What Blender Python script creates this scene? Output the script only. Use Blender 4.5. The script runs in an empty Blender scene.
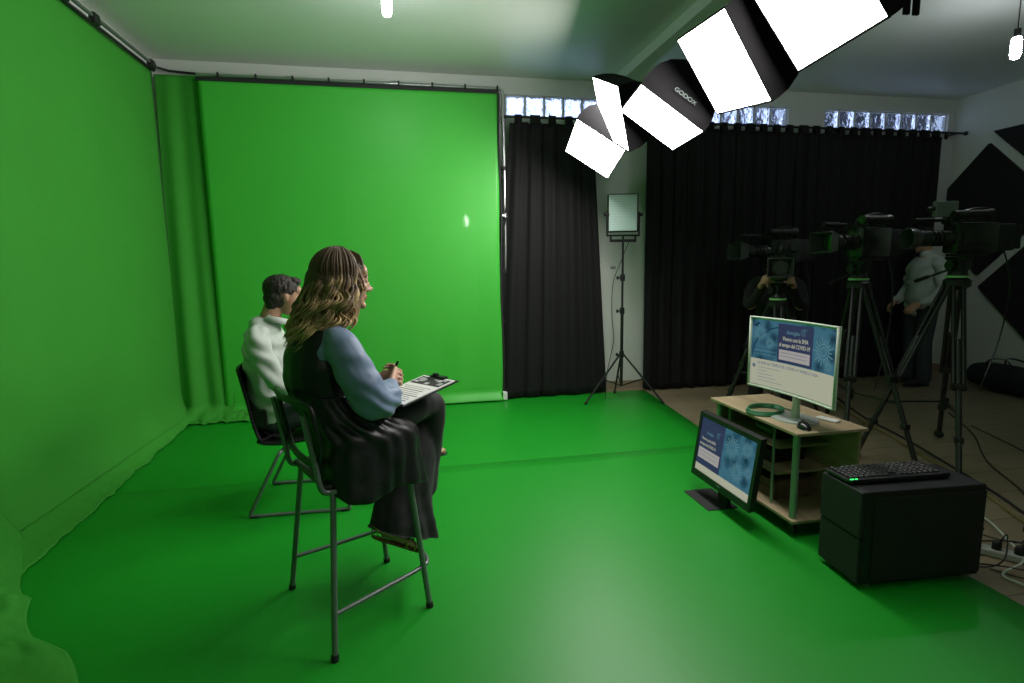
import bpy, bmesh, math, random
from mathutils import Vector, Matrix, noise
R = math.radians
PI = math.pi
random.seed(7)
scene = bpy.context.scene
COL = scene.collection

# ------------------------------------------------------------------ materials
MATS = {}
def mat(name, col, rough=.5, metal=0., spec=.5, coat=0., var=0., vscale=8., bump=0., bscale=60., emit=None, estr=0., sheen=0., coatr=.1):
    if name in MATS: return MATS[name]
    m = bpy.data.materials.new(name); m.use_nodes = True
    nt = m.node_tree; b = nt.nodes['Principled BSDF']
    b.inputs['Base Color'].default_value = (*col, 1)
    b.inputs['Roughness'].default_value = rough
    b.inputs['Metallic'].default_value = metal
    b.inputs['Specular IOR Level'].default_value = spec
    b.inputs['Coat Weight'].default_value = coat
    b.inputs['Coat Roughness'].default_value = coatr
    b.inputs['Sheen Weight'].default_value = sheen
    if emit:
        b.inputs['Emission Color'].default_value = (*emit, 1); b.inputs['Emission Strength'].default_value = estr
    if var or bump:
        tc = nt.nodes.new('ShaderNodeTexCoord')
    if var:
        n = nt.nodes.new('ShaderNodeTexNoise'); n.inputs['Scale'].default_value = vscale; n.inputs['Detail'].default_value = 4
        nt.links.new(tc.outputs['Object'], n.inputs['Vector'])
        mx = nt.nodes.new('ShaderNodeMixRGB'); mx.inputs[1].default_value = (*[c*(1-var) for c in col], 1); mx.inputs[2].default_value = (*[min(1, c*(1+var)) for c in col], 1)
        nt.links.new(n.outputs['Fac'], mx.inputs[0]); nt.links.new(mx.outputs[0], b.inputs['Base Color'])
    if bump:
        n2 = nt.nodes.new('ShaderNodeTexNoise'); n2.inputs['Scale'].default_value = bscale; n2.inputs['Detail'].default_value = 3
        nt.links.new(tc.outputs['Object'], n2.inputs['Vector'])
        bp = nt.nodes.new('ShaderNodeBump'); bp.inputs['Strength'].default_value = bump; bp.inputs['Distance'].default_value = .01
        nt.links.new(n2.outputs['Fac'], bp.inputs['Height']); nt.links.new(bp.outputs[0], b.inputs['Normal'])
    MATS[name] = m
    return m

GREEN = (.045, .42, .04)
m_backdrop = mat('stretched green vinyl', (.055, .46, .045), .42, spec=.4, var=.04, vscale=1.2, bump=.05, bscale=3)
m_backdrop_gloss = mat('glossy green vinyl', (.055, .46, .045), .5, coat=.28, coatr=.07, var=.03, vscale=1.5)
m_greencloth = mat('green cloth', (.050, .31, .036), .8, spec=.2, var=.06, vscale=2.5, bump=.15, bscale=40)
m_greenfloor = mat('green floor vinyl', (.006, .27, .014), .42, spec=.5, var=.07, vscale=1.1, bump=.03, bscale=6)
m_paint = mat('white wall paint', (.62, .64, .60), .9, var=.03, vscale=3, bump=.05, bscale=80)
m_ceil = mat('white ceiling paint', (.66, .68, .64), .42, spec=.5, var=.02, vscale=2)
m_blackcurt = mat('black curtain cloth', (.0085, .008, .009), .8, spec=.25, sheen=.02, bump=.1, bscale=120)
m_black = mat('black plastic', (.010, .010, .011), .42, bump=.03, bscale=200)
m_blackm = mat('matte black plastic', (.012, .012, .013), .7)
m_blackgloss = mat('glossy black plastic', (.008, .008, .009), .15)
m_dark = mat('dark grey metal', (.03, .03, .032), .35, metal=.6)
m_steel = mat('silver steel tube', (.45, .46, .46), .28, metal=.9)
m_greytube = mat('grey painted steel tube', (.20, .22, .22), .38, metal=.55)
m_foam = mat('black acoustic foam', (.010, .010, .011), .95, bump=.5, bscale=90)
m_white = mat('white plastic', (.72, .74, .72), .4)
m_paper = mat('white paper', (.8, .8, .78), .8)
m_ink = mat('printed ink', (.03, .03, .03), .8)
m_inkgrey = mat('grey print', (.28, .29, .28), .8)
m_softblack = mat('black softbox fabric', (.006, .0055, .0065), .9, spec=.12, bump=.1, bscale=60)
m_diff = mat('lit white diffuser', (.8, .8, .8), .6, emit=(1, .975, .93), estr=23.)
m_logo = mat('grey logo print', (.10, .12, .115), .7)
m_wood = None

def wood_mat(name, c1, c2, scale=3., rough=.45, axis='X'):
    m = bpy.data.materials.new(name); m.use_nodes = True
    nt = m.node_tree; b = nt.nodes['Principled BSDF']; b.inputs['Roughness'].default_value = rough
    tc = nt.nodes.new('ShaderNodeTexCoord'); mp = nt.nodes.new('ShaderNodeMapping')
    mp.inputs['Scale'].default_value = (1, 8, 8) if axis == 'X' else (8, 1, 8)
    n = nt.nodes.new('ShaderNodeTexNoise'); n.inputs['Scale'].default_value = scale; n.inputs['Detail'].default_value = 6
    r = nt.nodes.new('ShaderNodeValToRGB'); r.color_ramp.elements[0].position = .3; r.color_ramp.elements[1].position = .7
    r.color_ramp.elements[0].color = (*c1, 1); r.color_ramp.elements[1].color = (*c2, 1)
    nt.links.new(tc.outputs['Object'], mp.inputs[0]); nt.links.new(mp.outputs[0], n.inputs['Vector'])
    nt.links.new(n.outputs['Fac'], r.inputs[0]); nt.links.new(r.outputs[0], b.inputs['Base Color'])
    return m
m_wood = wood_mat('pale beech laminate', (.31, .24, .14), (.44, .35, .22), 3., .4, 'Y')
m_wooddark = wood_mat('brown cardboard wood', (.10, .065, .035), (.16, .10, .06), 3., .7, 'Y')

def floor_mat():
    m = bpy.data.materials.new('wood look floor tiles'); m.use_nodes = True
    nt = m.node_tree; b = nt.nodes['Principled BSDF']; b.inputs['Roughness'].default_value = .4
    tc = nt.nodes.new('ShaderNodeTexCoord')
    br = nt.nodes.new('ShaderNodeTexBrick'); br.inputs['Scale'].default_value = 1
    br.inputs['Brick Width'].default_value = 1.2; br.inputs['Row Height'].default_value = .3; br.inputs['Mortar Size'].default_value = .004
    br.inputs['Color1'].default_value = (.26, .21, .13, 1); br.inputs['Color2'].default_value = (.32, .265, .17, 1); br.inputs['Mortar'].default_value = (.09, .07, .05, 1)
    n = nt.nodes.new('ShaderNodeTexNoise'); n.inputs['Scale'].default_value = 3; n.inputs['Detail'].default_value = 6
    mp = nt.nodes.new('ShaderNodeMapping'); mp.inputs['Scale'].default_value = (1, 7, 1)
    mx = nt.nodes.new('ShaderNodeMixRGB'); mx.blend_type = 'MULTIPLY'; mx.inputs[0].default_value = .6
    r = nt.nodes.new('ShaderNodeValToRGB'); r.color_ramp.elements[0].color = (.45, .42, .4, 1); r.color_ramp.elements[1].color = (1, 1, 1, 1)
    nt.links.new(tc.outputs['Object'], br.inputs['Vector']); nt.links.new(tc.outputs['Object'], mp.inputs[0]); nt.links.new(mp.outputs[0], n.inputs['Vector'])
    nt.links.new(n.outputs['Fac'], r.inputs[0]); nt.links.new(br.outputs['Color'], mx.inputs[1]); nt.links.new(r.outputs[0], mx.inputs[2])
    nt.links.new(mx.outputs[0], b.inputs['Base Color'])
    return m
def glass_mat():
    m = bpy.data.materials.new('wavy glass block'); m.use_nodes = True
    nt = m.node_tree; b = nt.nodes['Principled BSDF']
    b.inputs['Transmission Weight'].default_value = 1; b.inputs['Roughness'].default_value = .12; b.inputs['IOR'].default_value = 1.35
    b.inputs['Base Color'].default_value = (.85, .9, 1, 1)
    tc = nt.nodes.new('ShaderNodeTexCoord'); n = nt.nodes.new('ShaderNodeTexNoise'); n.inputs['Scale'].default_value = 16; n.inputs['Detail'].default_value = 2
    bp = nt.nodes.new('ShaderNodeBump'); bp.inputs['Strength'].default_value = 1; bp.inputs['Distance'].default_value = .03
    nt.links.new(tc.outputs['Object'], n.inputs['Vector']); nt.links.new(n.outputs['Fac'], bp.inputs['Height']); nt.links.new(bp.outputs[0], b.inputs['Normal'])
    return m
def hair_mat(name, root, tip, z0, z1):
    m = bpy.data.materials.new(name); m.use_nodes = True
    nt = m.node_tree; b = nt.nodes['Principled BSDF']; b.inputs['Roughness'].default_value = .55; b.inputs['Specular IOR Level'].default_value = .3
    tc = nt.nodes.new('ShaderNodeTexCoord'); sx = nt.nodes.new('ShaderNodeSeparateXYZ')
    mr = nt.nodes.new('ShaderNodeMapRange'); mr.inputs[1].default_value = z1; mr.inputs[2].default_value = z0
    g = nt.nodes.new('ShaderNodeNewGeometry')
    n = nt.nodes.new('ShaderNodeTexNoise'); n.inputs['Scale'].default_value = 28
    a = nt.nodes.new('ShaderNodeMath'); a.operation = 'MULTIPLY_ADD'; a.inputs[1].default_value = .46; a.inputs[2].default_value = -.30
    s = nt.nodes.new('ShaderNodeMath'); s.operation = 'ADD'; s2 = nt.nodes.new('ShaderNodeMath'); s2.operation = 'MULTIPLY_ADD'; s2.inputs[1].default_value = .6
    r = nt.nodes.new('ShaderNodeValToRGB'); r.color_ramp.elements[0].color = (*root, 1); r.color_ramp.elements[1].color = (*tip, 1)
    r.color_ramp.elements[0].position = .42; r.color_ramp.elements[1].position = 1.
    L = nt.links.new
    L(tc.outputs['Object'], sx.inputs[0]); L(sx.outputs['Z'], mr.inputs[0]); L(g.outputs['Random Per Island'], a.inputs[0])
    L(mr.outputs[0], s.inputs[0]); L(a.outputs[0], s.inputs[1]); L(tc.outputs['Object'], n.inputs['Vector'])
    L(n.outputs['Fac'], s2.inputs[0]); L(s.outputs[0], s2.inputs[2]); L(s2.outputs[0], r.inputs[0]); L(r.outputs[0], b.inputs['Base Color'])
    return m
m_skin = mat('skin', (.50, .28, .19), .5, var=.06, vscale=20)
m_skin2 = mat('tanned skin', (.40, .22, .14), .5, var=.06, vscale=20)
m_eye = mat('eye white', (.7, .7, .68), .2); m_iris = mat('dark iris', (.03, .02, .015), .2)
m_lip = mat('lip', (.42, .14, .12), .45)
m_blouse = mat('blue grey satin', (.16, .22, .35), .52, spec=.4, sheen=.15, bump=.25, bscale=14)
m_vest = mat('black leatherette', (.011, .011, .012), .42, spec=.42, bump=.45, bscale=16)
m_trouser = mat('black crepe cloth', (.010, .010, .011), .8, sheen=.05, bump=.2, bscale=12)
m_shirt = mat('white cotton shirt', (.48, .52, .48), .8, bump=.5, bscale=9)
m_greyshirt = mat('grey cotton shirt', (.42, .45, .44), .85, bump=.4, bscale=9)
m_jeans = mat('dark trousers', (.035, .04, .05), .85, bump=.2, bscale=14)
m_shoe = mat('tan leather', (.42, .24, .14), .5)
m_gold = mat('gold studs', (.8, .55, .2), .25, metal=1)
m_brownleather = mat('reddish brown leather', (.16, .05, .03), .4)

# ------------------------------------------------------------------ mesh helpers
def link(name, me, m=None, parent=None, smooth=True):
    o = bpy.data.objects.new(name, me); COL.objects.link(o)
    if m is not None:
        for mm in (m if isinstance(m, (list, tuple)) else [m]): me.materials.append(mm)
    if parent is not None: o.parent = parent
    if smooth:
        me.polygons.foreach_set('use_smooth', [True]*len(me.polygons))
    return o
def obj(name, bm, m, parent=None, smooth=False, auto=None):
    me = bpy.data.meshes.new(name)
    bmesh.ops.recalc_face_normals(bm, faces=bm.faces)
    if auto is not None:
        bm.normal_update()
        for f in bm.faces: f.smooth = True
        for e in bm.edges:
            if len(e.link_faces) == 2 and e.calc_face_angle(0) > R(auto): e.smooth = False
    elif smooth:
        for f in bm.faces: f.smooth = True
    bm.to_mesh(me); bm.free()
    return link(name, me, m, parent, False)
def tag(o, label, cat, group=None, kind=None):
    o['label'] = label; o['category'] = cat
    if group: o['group'] = group
    if kind: o['kind'] = kind
    return o
def thing(name, label, cat, loc=(0, 0, 0), rz=0., group=None):
    o = bpy.data.objects.new(name, None); COL.objects.link(o); o.empty_display_size = .1
    o.location = loc; o.rotation_euler = (0, 0, rz)
    return tag(o, label, cat, group)
def struct(o):
    o['kind'] = 'structure'; return o
def NB(): return bmesh.new()
def box(bm, c, s, rot=None, bev=0., seg=2, mi=0):
    r = bmesh.ops.create_cube(bm, size=1)
    vs = r['verts']; M = Matrix.Translation(c) @ ((rot.to_4x4() if rot else Matrix.Identity(4))) @ Matrix.Diagonal((*s, 1))
    bmesh.ops.transform(bm, matrix=M, verts=vs)
    fs = {f for v in vs for f in v.link_faces}
    for f in fs: f.material_index = mi
    if bev > 0:
        es = list({e for v in vs for e in v.link_edges})
        rr = bmesh.ops.bevel(bm, geom=es, offset=bev, segments=seg, profile=.5, affect='EDGES')
        for f in rr['faces']: f.material_index = mi
    return vs
def frames(pts, up=None):
    P = [Vector(p) for p in pts]; n = len(P); T = []
    for i in range(n):
        a = P[max(0, i-1)]; b = P[min(n-1, i+1)]; t = (b-a)
        T.append(t.normalized() if t.length > 1e-9 else Vector((0, 0, 1)))
    u = Vector(up) if up is not None else (Vector((0, 0, 1)) if abs(T[0].z) < .9 else Vector((1, 0, 0)))
    out = []
    for i in range(n):
        if up is not None: u = Vector(up)
        u = (u - T[i]*u.dot(T[i]))
        if u.length < 1e-6: u = T[i].orthogonal()
        u.normalize(); out.append((P[i], T[i], u.copy(), T[i].cross(u)))
    return out
def tube(bm, pts, r, seg=8, up=None, caps=True, mi=0):
    """r: number, list of numbers, or list of (r_up, r_side)"""
    fr = frames(pts, up); rings = []
    for i, (p, t, u, s) in enumerate(fr):
        ri = r[i] if isinstance(r, (list, tuple)) else r
        ra, rb = ri if isinstance(ri, (list, tuple)) else (ri, ri)
        rings.append([bm.verts.new(p + u*(ra*math.cos(2*PI*k/seg)) + s*(rb*math.sin(2*PI*k/seg))) for k in range(seg)])
    for a, b in zip(rings, rings[1:]):
        for k in range(seg):
            f = bm.faces.new((a[k], a[(k+1) % seg], b[(k+1) % seg], b[k])); f.material_index = mi
    if caps:
        f = bm.faces.new(list(reversed(rings[0]))); f.material_index = mi
        f = bm.faces.new(rings[-1]); f.material_index = mi
    return rings
def rod(bm, a, b, r, seg=12, mi=0, r2=None):
    tube(bm, [a, b], [r, r2 if r2 is not None else r], seg, mi=mi)
def ell(bm, c, rad, rot=None, u=16, v=12, mi=0):
    r = bmesh.ops.create_uvsphere(bm, u_segments=u, v_segments=v, radius=1)
    M = Matrix.Translation(c) @ (rot.to_4x4() if rot else Matrix.Identity(4)) @ Matrix.Diagonal((*rad, 1))
    bmesh.ops.transform(bm, matrix=M, verts=r['verts'])
    for f in {f for q in r['verts'] for f in q.link_faces}: f.material_index = mi
def spline(pts, n=8):
    """Catmull-Rom through points (tuples of any length)"""
    out = []; N = len(pts)
    for i in range(N-1):
        p0 = pts[max(0, i-1)]; p1 = pts[i]; p2 = pts[i+1]; p3 = pts[min(N-1, i+2)]
        for k in range(n):
            t = k/n
            out.append(tuple(.5*((2*b)+(-a+c)*t+(2*a-5*b+4*c-d)*t*t+(-a+3*b-3*c+d)*t**3) for a, b, c, d in zip(p0, p1, p2, p3)))
    out.append(tuple(pts[-1])); return out
def limb(bm, jr, n=6, seg=16, up=None):
    """jr: list of (x,y,z,r) or (x,y,z,ra,rb); rounded ends"""
    jr = [tuple(j) if len(j) == 5 else (*j, j[3]) for j in jr]
    q = spline(jr, n)
    tube(bm, [p[:3] for p in q], [(abs(p[3]), abs(p[4])) for p in q], seg, up)
    for e in (q[0], q[-1]): ell(bm, e[:3], (min(e[3], e[4])*.98,)*3, u=12, v=8)
def remesh(name, bm, m, parent, voxel=.008, it=4, fac=.5, post=None):
    me = bpy.data.meshes.new(name+'_t'); bmesh.ops.recalc_face_normals(bm, faces=bm.faces); bm.to_mesh(me); bm.free()
    o = bpy.data.objects.new(name, me); COL.objects.link(o)
    md = o.modifiers.new('r', 'REMESH'); md.mode = 'VOXEL'; md.voxel_size = voxel
    if it:
        s = o.modifiers.new('s', 'SMOOTH'); s.iterations = it; s.factor = fac
    bpy.context.view_layer.update()
    dg = bpy.context.evaluated_depsgraph_get()
    me2 = bpy.data.meshes.new_from_object(o.evaluated_get(dg)); o.modifiers.clear(); o.data = me2; me2.name = name
    bpy.data.meshes.remove(me)
    me2.materials.clear(); me2.materials.append(m)
    if post:
        N = len(me2.vertices); cs = [0.]*(3*N); ns = [0.]*(3*N)
        me2.vertices.foreach_get('co', cs); me2.vertex_normals.foreach_get('vector', ns)
        for i in range(0, 3*N, 3):
            p = post(Vector(cs[i:i+3]), Vector(ns[i:i+3])); cs[i], cs[i+1], cs[i+2] = p
        me2.vertices.foreach_set('co', cs); me2.update()
    me2.polygons.foreach_set('use_smooth', [True]*len(me2.polygons))
    o.parent = parent
    return o
def text_bm(body, size, depth=.0):
    c = bpy.data.curves.new('t', 'FONT'); c.body = body; c.size = size; c.extrude = depth; c.align_x = 'LEFT'
    o = bpy.data.objects.new('t', c); COL.objects.link(o); bpy.context.view_layer.update()
    me = bpy.data.meshes.new_from_object(o.evaluated_get(bpy.context.evaluated_depsgraph_get()))
    bpy.data.objects.remove(o); bpy.data.curves.remove(c)
    bm = bmesh.new(); bm.from_mesh(me); bpy.data.meshes.remove(me)
    return bm
def add_bm(dst, src, fn, mi=0):
    mp = {v: dst.verts.new(fn(v.co)) for v in src.verts}
    for f in src.faces:
        try:
            g = dst.faces.new([mp[v] for v in f.verts]); g.material_index = mi
        except ValueError: pass
    src.free()
def sheet(bm, fn, nu, nv, mi=0, thick=0.):
    g = [[bm.verts.new(fn(i/nu, j/nv)) for j in range(nv+1)] for i in range(nu+1)]
    fs = []
    for i in range(nu):
        for j in range(nv):
            f = bm.faces.new((g[i][j], g[i+1][j], g[i+1][j+1], g[i][j+1])); f.material_index = mi; f.smooth = True; fs.append(f)
    if thick:
        bm.normal_update(); bmesh.ops.solidify(bm, geom=fs, thickness=thick)
def nz(x, y, z=0.): return noise.noise(Vector((x, y, z)))

# ------------------------------------------------------------------ room shell
X0, X1, Y0, Y1, ZC = -2.34, 7.07, -2.6, 6.14, 3.54
b = NB(); box(b, ((X0+X1)/2, (Y0+Y1)/2, -.05), (X1-X0+.4, Y1-Y0+.4, .1)); struct(obj('floor', b, floor_mat()))
b = NB(); box(b, ((X0+X1)/2, (Y0+Y1)/2, ZC+.05), (X1-X0+.4, Y1-Y0+.4, .1)); struct(obj('ceiling', b, m_ceil))
b = NB(); box(b, (X0-.1, (Y0+Y1)/2, ZC/2), (.2, Y1-Y0+.4, ZC)); struct(obj('wall_left', b, m_paint))
b = NB(); box(b, (X1+.1, (Y0+Y1)/2, ZC/2), (.2, Y1-Y0+.4, ZC)); struct(obj('wall_right', b, m_paint))
b = NB(); box(b, ((X0+X1)/2, Y0-.1, ZC/2), (X1-X0, .2, ZC)); struct(obj('wall_front', b, m_paint))
rows = [(1.155, 5, .22), (2.88, 8, .22), (5.145, 8, .2285)]; WZ0, WZ1 = 3.128, 3.362
b = NB()
box(b, ((X0+X1)/2, Y1+.1, WZ0/2), (X1-X0, .2, WZ0)); box(b, ((X0+X1)/2, Y1+.1, (WZ1+ZC)/2), (X1-X0, .2, ZC-WZ1))
edges = [X0] + [e for x, n, BW in rows for e in (x, x+n*BW)] + [X1]
for i in range(0, len(edges), 2): box(b, ((edges[i]+edges[i+1])/2, Y1+.1, (WZ0+WZ1)/2), (edges[i+1]-edges[i], .2, WZ1-WZ0))
struct(obj('wall_back', b, m_paint))
m_glass = glass_mat()
for k, (x, n, BW) in enumerate(rows):
    b = NB()
    for i in range(n): box(b, (x+(i+.5)*BW, Y1+.075, (WZ0+WZ1)/2), (BW-.022, .08, WZ1-WZ0-.022), bev=.012)
    w = struct(obj('window_%d' % (k+1), b, m_glass, auto=30))
    b = NB()
    for i in range(n+1): box(b, (x+i*BW + (.006 if i == 0 else -.006 if i == n else 0), Y1+.07, (WZ0+WZ1)/2), (.02 if 0 < i < n else .012, .07, WZ1-WZ0))
    for z in (WZ0+.006, WZ1-.006): box(b, (x+n*BW/2, Y1+.07, z), (n*BW, .07, .012))
    obj('mortar_frame', b, m_paint, w)
# beam of the ceiling and baseboards
b = NB(); box(b, (2.395, (Y0+Y1)/2, 3.49), (.13, Y1-Y0, .1)); struct(obj('trim_1', b, m_paint))
m_tile = mat('beige baseboard tile', (.30, .24, .16), .4, var=.1)
b = NB(); box(b, ((1.0+X1)/2, Y1-.008, .05), (X1-1.0, .014, .1)); struct(obj('baseboard_back', b, m_tile))
b = NB(); box(b, (X1-.008, (Y0+Y1)/2, .05), (.014, Y1-Y0-.04, .1)); struct(obj('baseboard_right', b, m_tile))

# green floor sheets
def floor_sheet(name, y0, y1, z, edge, label):
    b = NB()
    def fn(u, v):
        y = y0+(y1-y0)*v; x = -2.30+(edge(y)+2.30)*u
        return Vector((x, y, z))
    sheet(b, fn, 24, 40); r = bmesh.ops.extrude_face_region(b, geom=b.faces[:])
    for v in [g for g in r['geom'] if isinstance(g, bmesh.types.BMVert)]: v.co.z -= z-.0005 if z > .003 else z-.0005
    o = obj(name, b, m_greenfloor); tag(o, label, 'floor covering', 'green floor sheets'); return o
def edge_near(y): return 2.56 + .03*math.sin(y*1.3) - (.05 if y < 1.9 else 0)*min(1, (1.9-y)) if y < 1.9 else 2.56+.03*math.sin(y*1.3)
def edge_far(y): return 2.58 + .17*max(0, min(1, (y-4.2)/1.6))
floor_sheet('green_floor_sheet', Y0+.05, 3.98, .0065, edge_near, 'green vinyl studio floor sheet in front, under the bar stool and computer case')
floor_sheet('green_floor_sheet', 3.92, 6.0, .0030, edge_far, 'green vinyl studio floor sheet farther back, reaching the black curtain')

# ------------------------------------------------------------------ green backdrops
# left wall cloth
t = thing('green_backdrop', 'large green cloth backdrop covering the left wall, hung from a ceiling-high rail', 'backdrop', (X0+.06, 2, 0))
b = NB()
def leftcloth(u, v):
    y = -2.4+(5.98+2.4)*u
    L = 3.385*v
    z = 3.385-L
    x = .0 + .006*math.sin(y*2.1)
    if z < .35:
        k = 1-z/.35
        x += .11*k**2.2 + .010*math.sin(y*9+z*5)*k
    x += .02*max(0, (2.6-z)/2.6)*(.5+.5*math.sin(y*.9))
    return Vector((x, y-2, max(.012, z)))
sheet(b, leftcloth, 160, 60, thick=.003); obj('cloth', b, m_greencloth, t, smooth=True)
b = NB()
def leftskirt(u, v):
    y = 2.75+(5.95-2.75)*u
    w = .02+.14*min(1, (5.98-y)/2)+.06*max(0, (4.2-y))+.03*nz(y*4, 1.)+.02*nz(y*13, 4.)
    x = .10+w*v
    z = .055*(1-v)**1.6+.012+.008*abs(nz(x*18, y*11, 2.))*(1 if v < .98 else 0)
    return Vector((x, y-2, z))
sheet(b, leftskirt, 150, 14, thick=.003); obj('floor_skirt', b, m_greencloth, t, smooth=True)
b = NB(); rod(b, (.004, 5.97-2, .1), (.004, 5.97-2, 3.38), .007, 8); obj('edge_seam', b, mat('dark green seam', (.02, .12, .02), .8), t)

# crumpled cloth in the near left corner
b = NB()
def heap(u, v):
    y = -0.6+(3.30+.6)*u
    if y > 2.72: out = -1.75-.35*((y-2.72)/.58)**.6
    else: out = -1.75+.27*min(1, (2.72-y)/.45)+.35*min(1, max(0, (2.4-y)/.5))
    out += .05*nz(y*2.2, 3.)+.012*math.sin(y*9)
    x = -2.22+(out+2.22)*v
    fold = abs(nz(x*4+y*1.5, y*3.5, 5.))*.11+abs(nz(x*11, y*8+x*6, 9.))*.035
    z = .015+(.20*(1-v)**1.5+fold*(math.sin(PI*min(1, v*1.02))**.7))
    return Vector((x, y, z))
sheet(b, heap, 190, 50, thick=.004)
o = obj('green_cloth_heap', b, m_greencloth, smooth=True); tag(o, 'crumpled green cloth gathered on the floor at the foot of the left wall backdrop', 'cloth')

# corner drape
t = thing('green_backdrop', 'loose green corner drape with vertical folds between left wall and back screen', 'backdrop', (-2.1, 5.95, 0))
b = NB()
def corner(u, v):
    x = -.17+(.46)*u
    z = 3.36*(1-v)
    amp = (.006+.020*v)*(0.3+.7*math.sin(PI*u))
    y = .075 - .09*v + amp*math.sin(u*14+1.2+.6*math.sin(v*3)) + .06*(u-.5)*v + .02*math.sin(u*9+2)*v
    x += -.02*v+.05*v*u
    if z < .12:
        y -= (0.12-z)*2.0*(1+.3*math.sin(u*14))
        z = max(.014, z*.8+.01*math.sin(u*17))
    return Vector((x, y-.01, z))
sheet(b, corner, 90, 110, thick=.003); obj('cloth', b, m_greencloth, t, smooth=True)
b = NB()
def cskirt(u, v):
    x = -.10+.62*u; y = -.10-(.24+.05*nz(x*9, 2.))*v+.10
    z = .05*(1-v)**2+.014+.018*abs(nz(x*14, y*14, 1.))
    return Vector((x, y-.04, z))
sheet(b, cskirt, 60, 16, thick=.003); obj('floor_skirt', b, m_greencloth, t, smooth=True)

# back screen on steel pipe frame
bx0, bx1, bz1, by = -1.87, 1.025, 3.29, 5.94
t = thing('green_screen', 'stretched green screen on a steel pipe frame across the back wall', 'green screen', ((bx0+bx1)/2, by, 0))
cx = (bx0+bx1)/2
b = NB()
def scr(u, v):
    x = bx0-cx+(bx1-bx0)*u; z = bz1*(1-v)+.02
    y = .012*math.sin(u*5)*math.sin(v*3)+.004*math.sin(u*37)*(v**6)
    if z < .10: y -= (.10-z)**2*14
    return Vector((x+(.008*math.sin(v*9) if u > .98 else 0), y, z))
sheet(b, scr, 70, 80, thick=.002); obj('vinyl_sheet', b, m_backdrop, t, smooth=True)
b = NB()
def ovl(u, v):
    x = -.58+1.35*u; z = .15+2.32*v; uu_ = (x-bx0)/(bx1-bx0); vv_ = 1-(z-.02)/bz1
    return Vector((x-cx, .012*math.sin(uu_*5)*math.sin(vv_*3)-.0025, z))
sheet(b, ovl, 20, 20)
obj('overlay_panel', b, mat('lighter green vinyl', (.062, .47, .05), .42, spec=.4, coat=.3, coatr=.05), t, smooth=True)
b = NB(); box(b, (0, .0, bz1+.025), (bx1-bx0+.03, .012, .035), bev=.003); obj('top_edge_binding', b, m_blackm, t)
b = NB()
tube(b, [Vector((bx1-cx+.012+.01*math.sin(k*.8), -.01, .1+k*.2)) for k in range(17)], .011, 6); obj('side_edge_binding', b, m_blackm, t)
for k in range(9):
    b = NB(); x = bx0-cx+.18+k*.34; box(b, (x, .01, bz1+.06), (.018, .02, .07), bev=.003); obj('strap', b, m_blackm, t)
b = NB()
tube(b, [(bx0-cx-.02, .05, bz1+.075), (bx1-cx+.03, .05, bz1+.075), (bx1-cx+.06, .05, bz1+.05), (bx1-cx+.07, .05, bz1+.0)], .019, 12, up=(0, 1, 0)); obj('top_pipe', b, m_steel, t, auto=40)
b = NB(); rod(b, (bx1-cx+.07, .05, .02), (bx1-cx+.07, .05, bz1+.02), .019, 12); obj('side_pipe', b, m_steel, t, auto=40)
for z in (.12, .9, 1.45, 2.05, 2.55):
    b = NB(); rod(b, (bx1-cx+.07, .05, z-.02), (bx1-cx+.07, .05, z+.02), .027, 12); box(b, (bx1-cx+.035, .03, z), (.05, .02, .016)); obj('pipe_clamp', b, m_blackm if z != 2.05 else m_steel, t, auto=40)
for x in (-.66, .35):
    b = NB(); rod(b, (x, .05, bz1+.075), (x+.07, .05, bz1+.075), .028, 12); obj('pipe_coupler', b, m_steel, t, auto=40)
b = NB(); box(b, (bx1-cx+.02, -.05, .06), (.05, .05, .09), bev=.006); obj('corner_weight', b, m_white, t)

# left wall rail
t = thing('backdrop_rail', 'dark double rail with clamps along the top of the left wall', 'rail', (X0+.07, 2, 3.41))
b = NB(); rod(b, (.03, -4.3, .015), (.03, 4.0, .015), .016, 12); obj('pipe', b, m_greytube, t, auto=40)
b = NB(); rod(b, (.015, -4.3, -.03), (.015, 3.98, -.03), .012, 8); obj('lower_bar', b, m_blackm, t, auto=40)
for y in (2.55, 2.95, 3.9, 1.2):
    b = NB(); box(b, (.03, y, 0), (.05, .09, .08), bev=.012); obj('clamp', b, m_black, t)
b = NB(); tube(b, [(.03, 4.0, .01), (.12, 4.06, .0), (.45, 4.06, -.02)], .012, 8); obj('corner_rod', b, m_blackm, t, auto=40)

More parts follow.
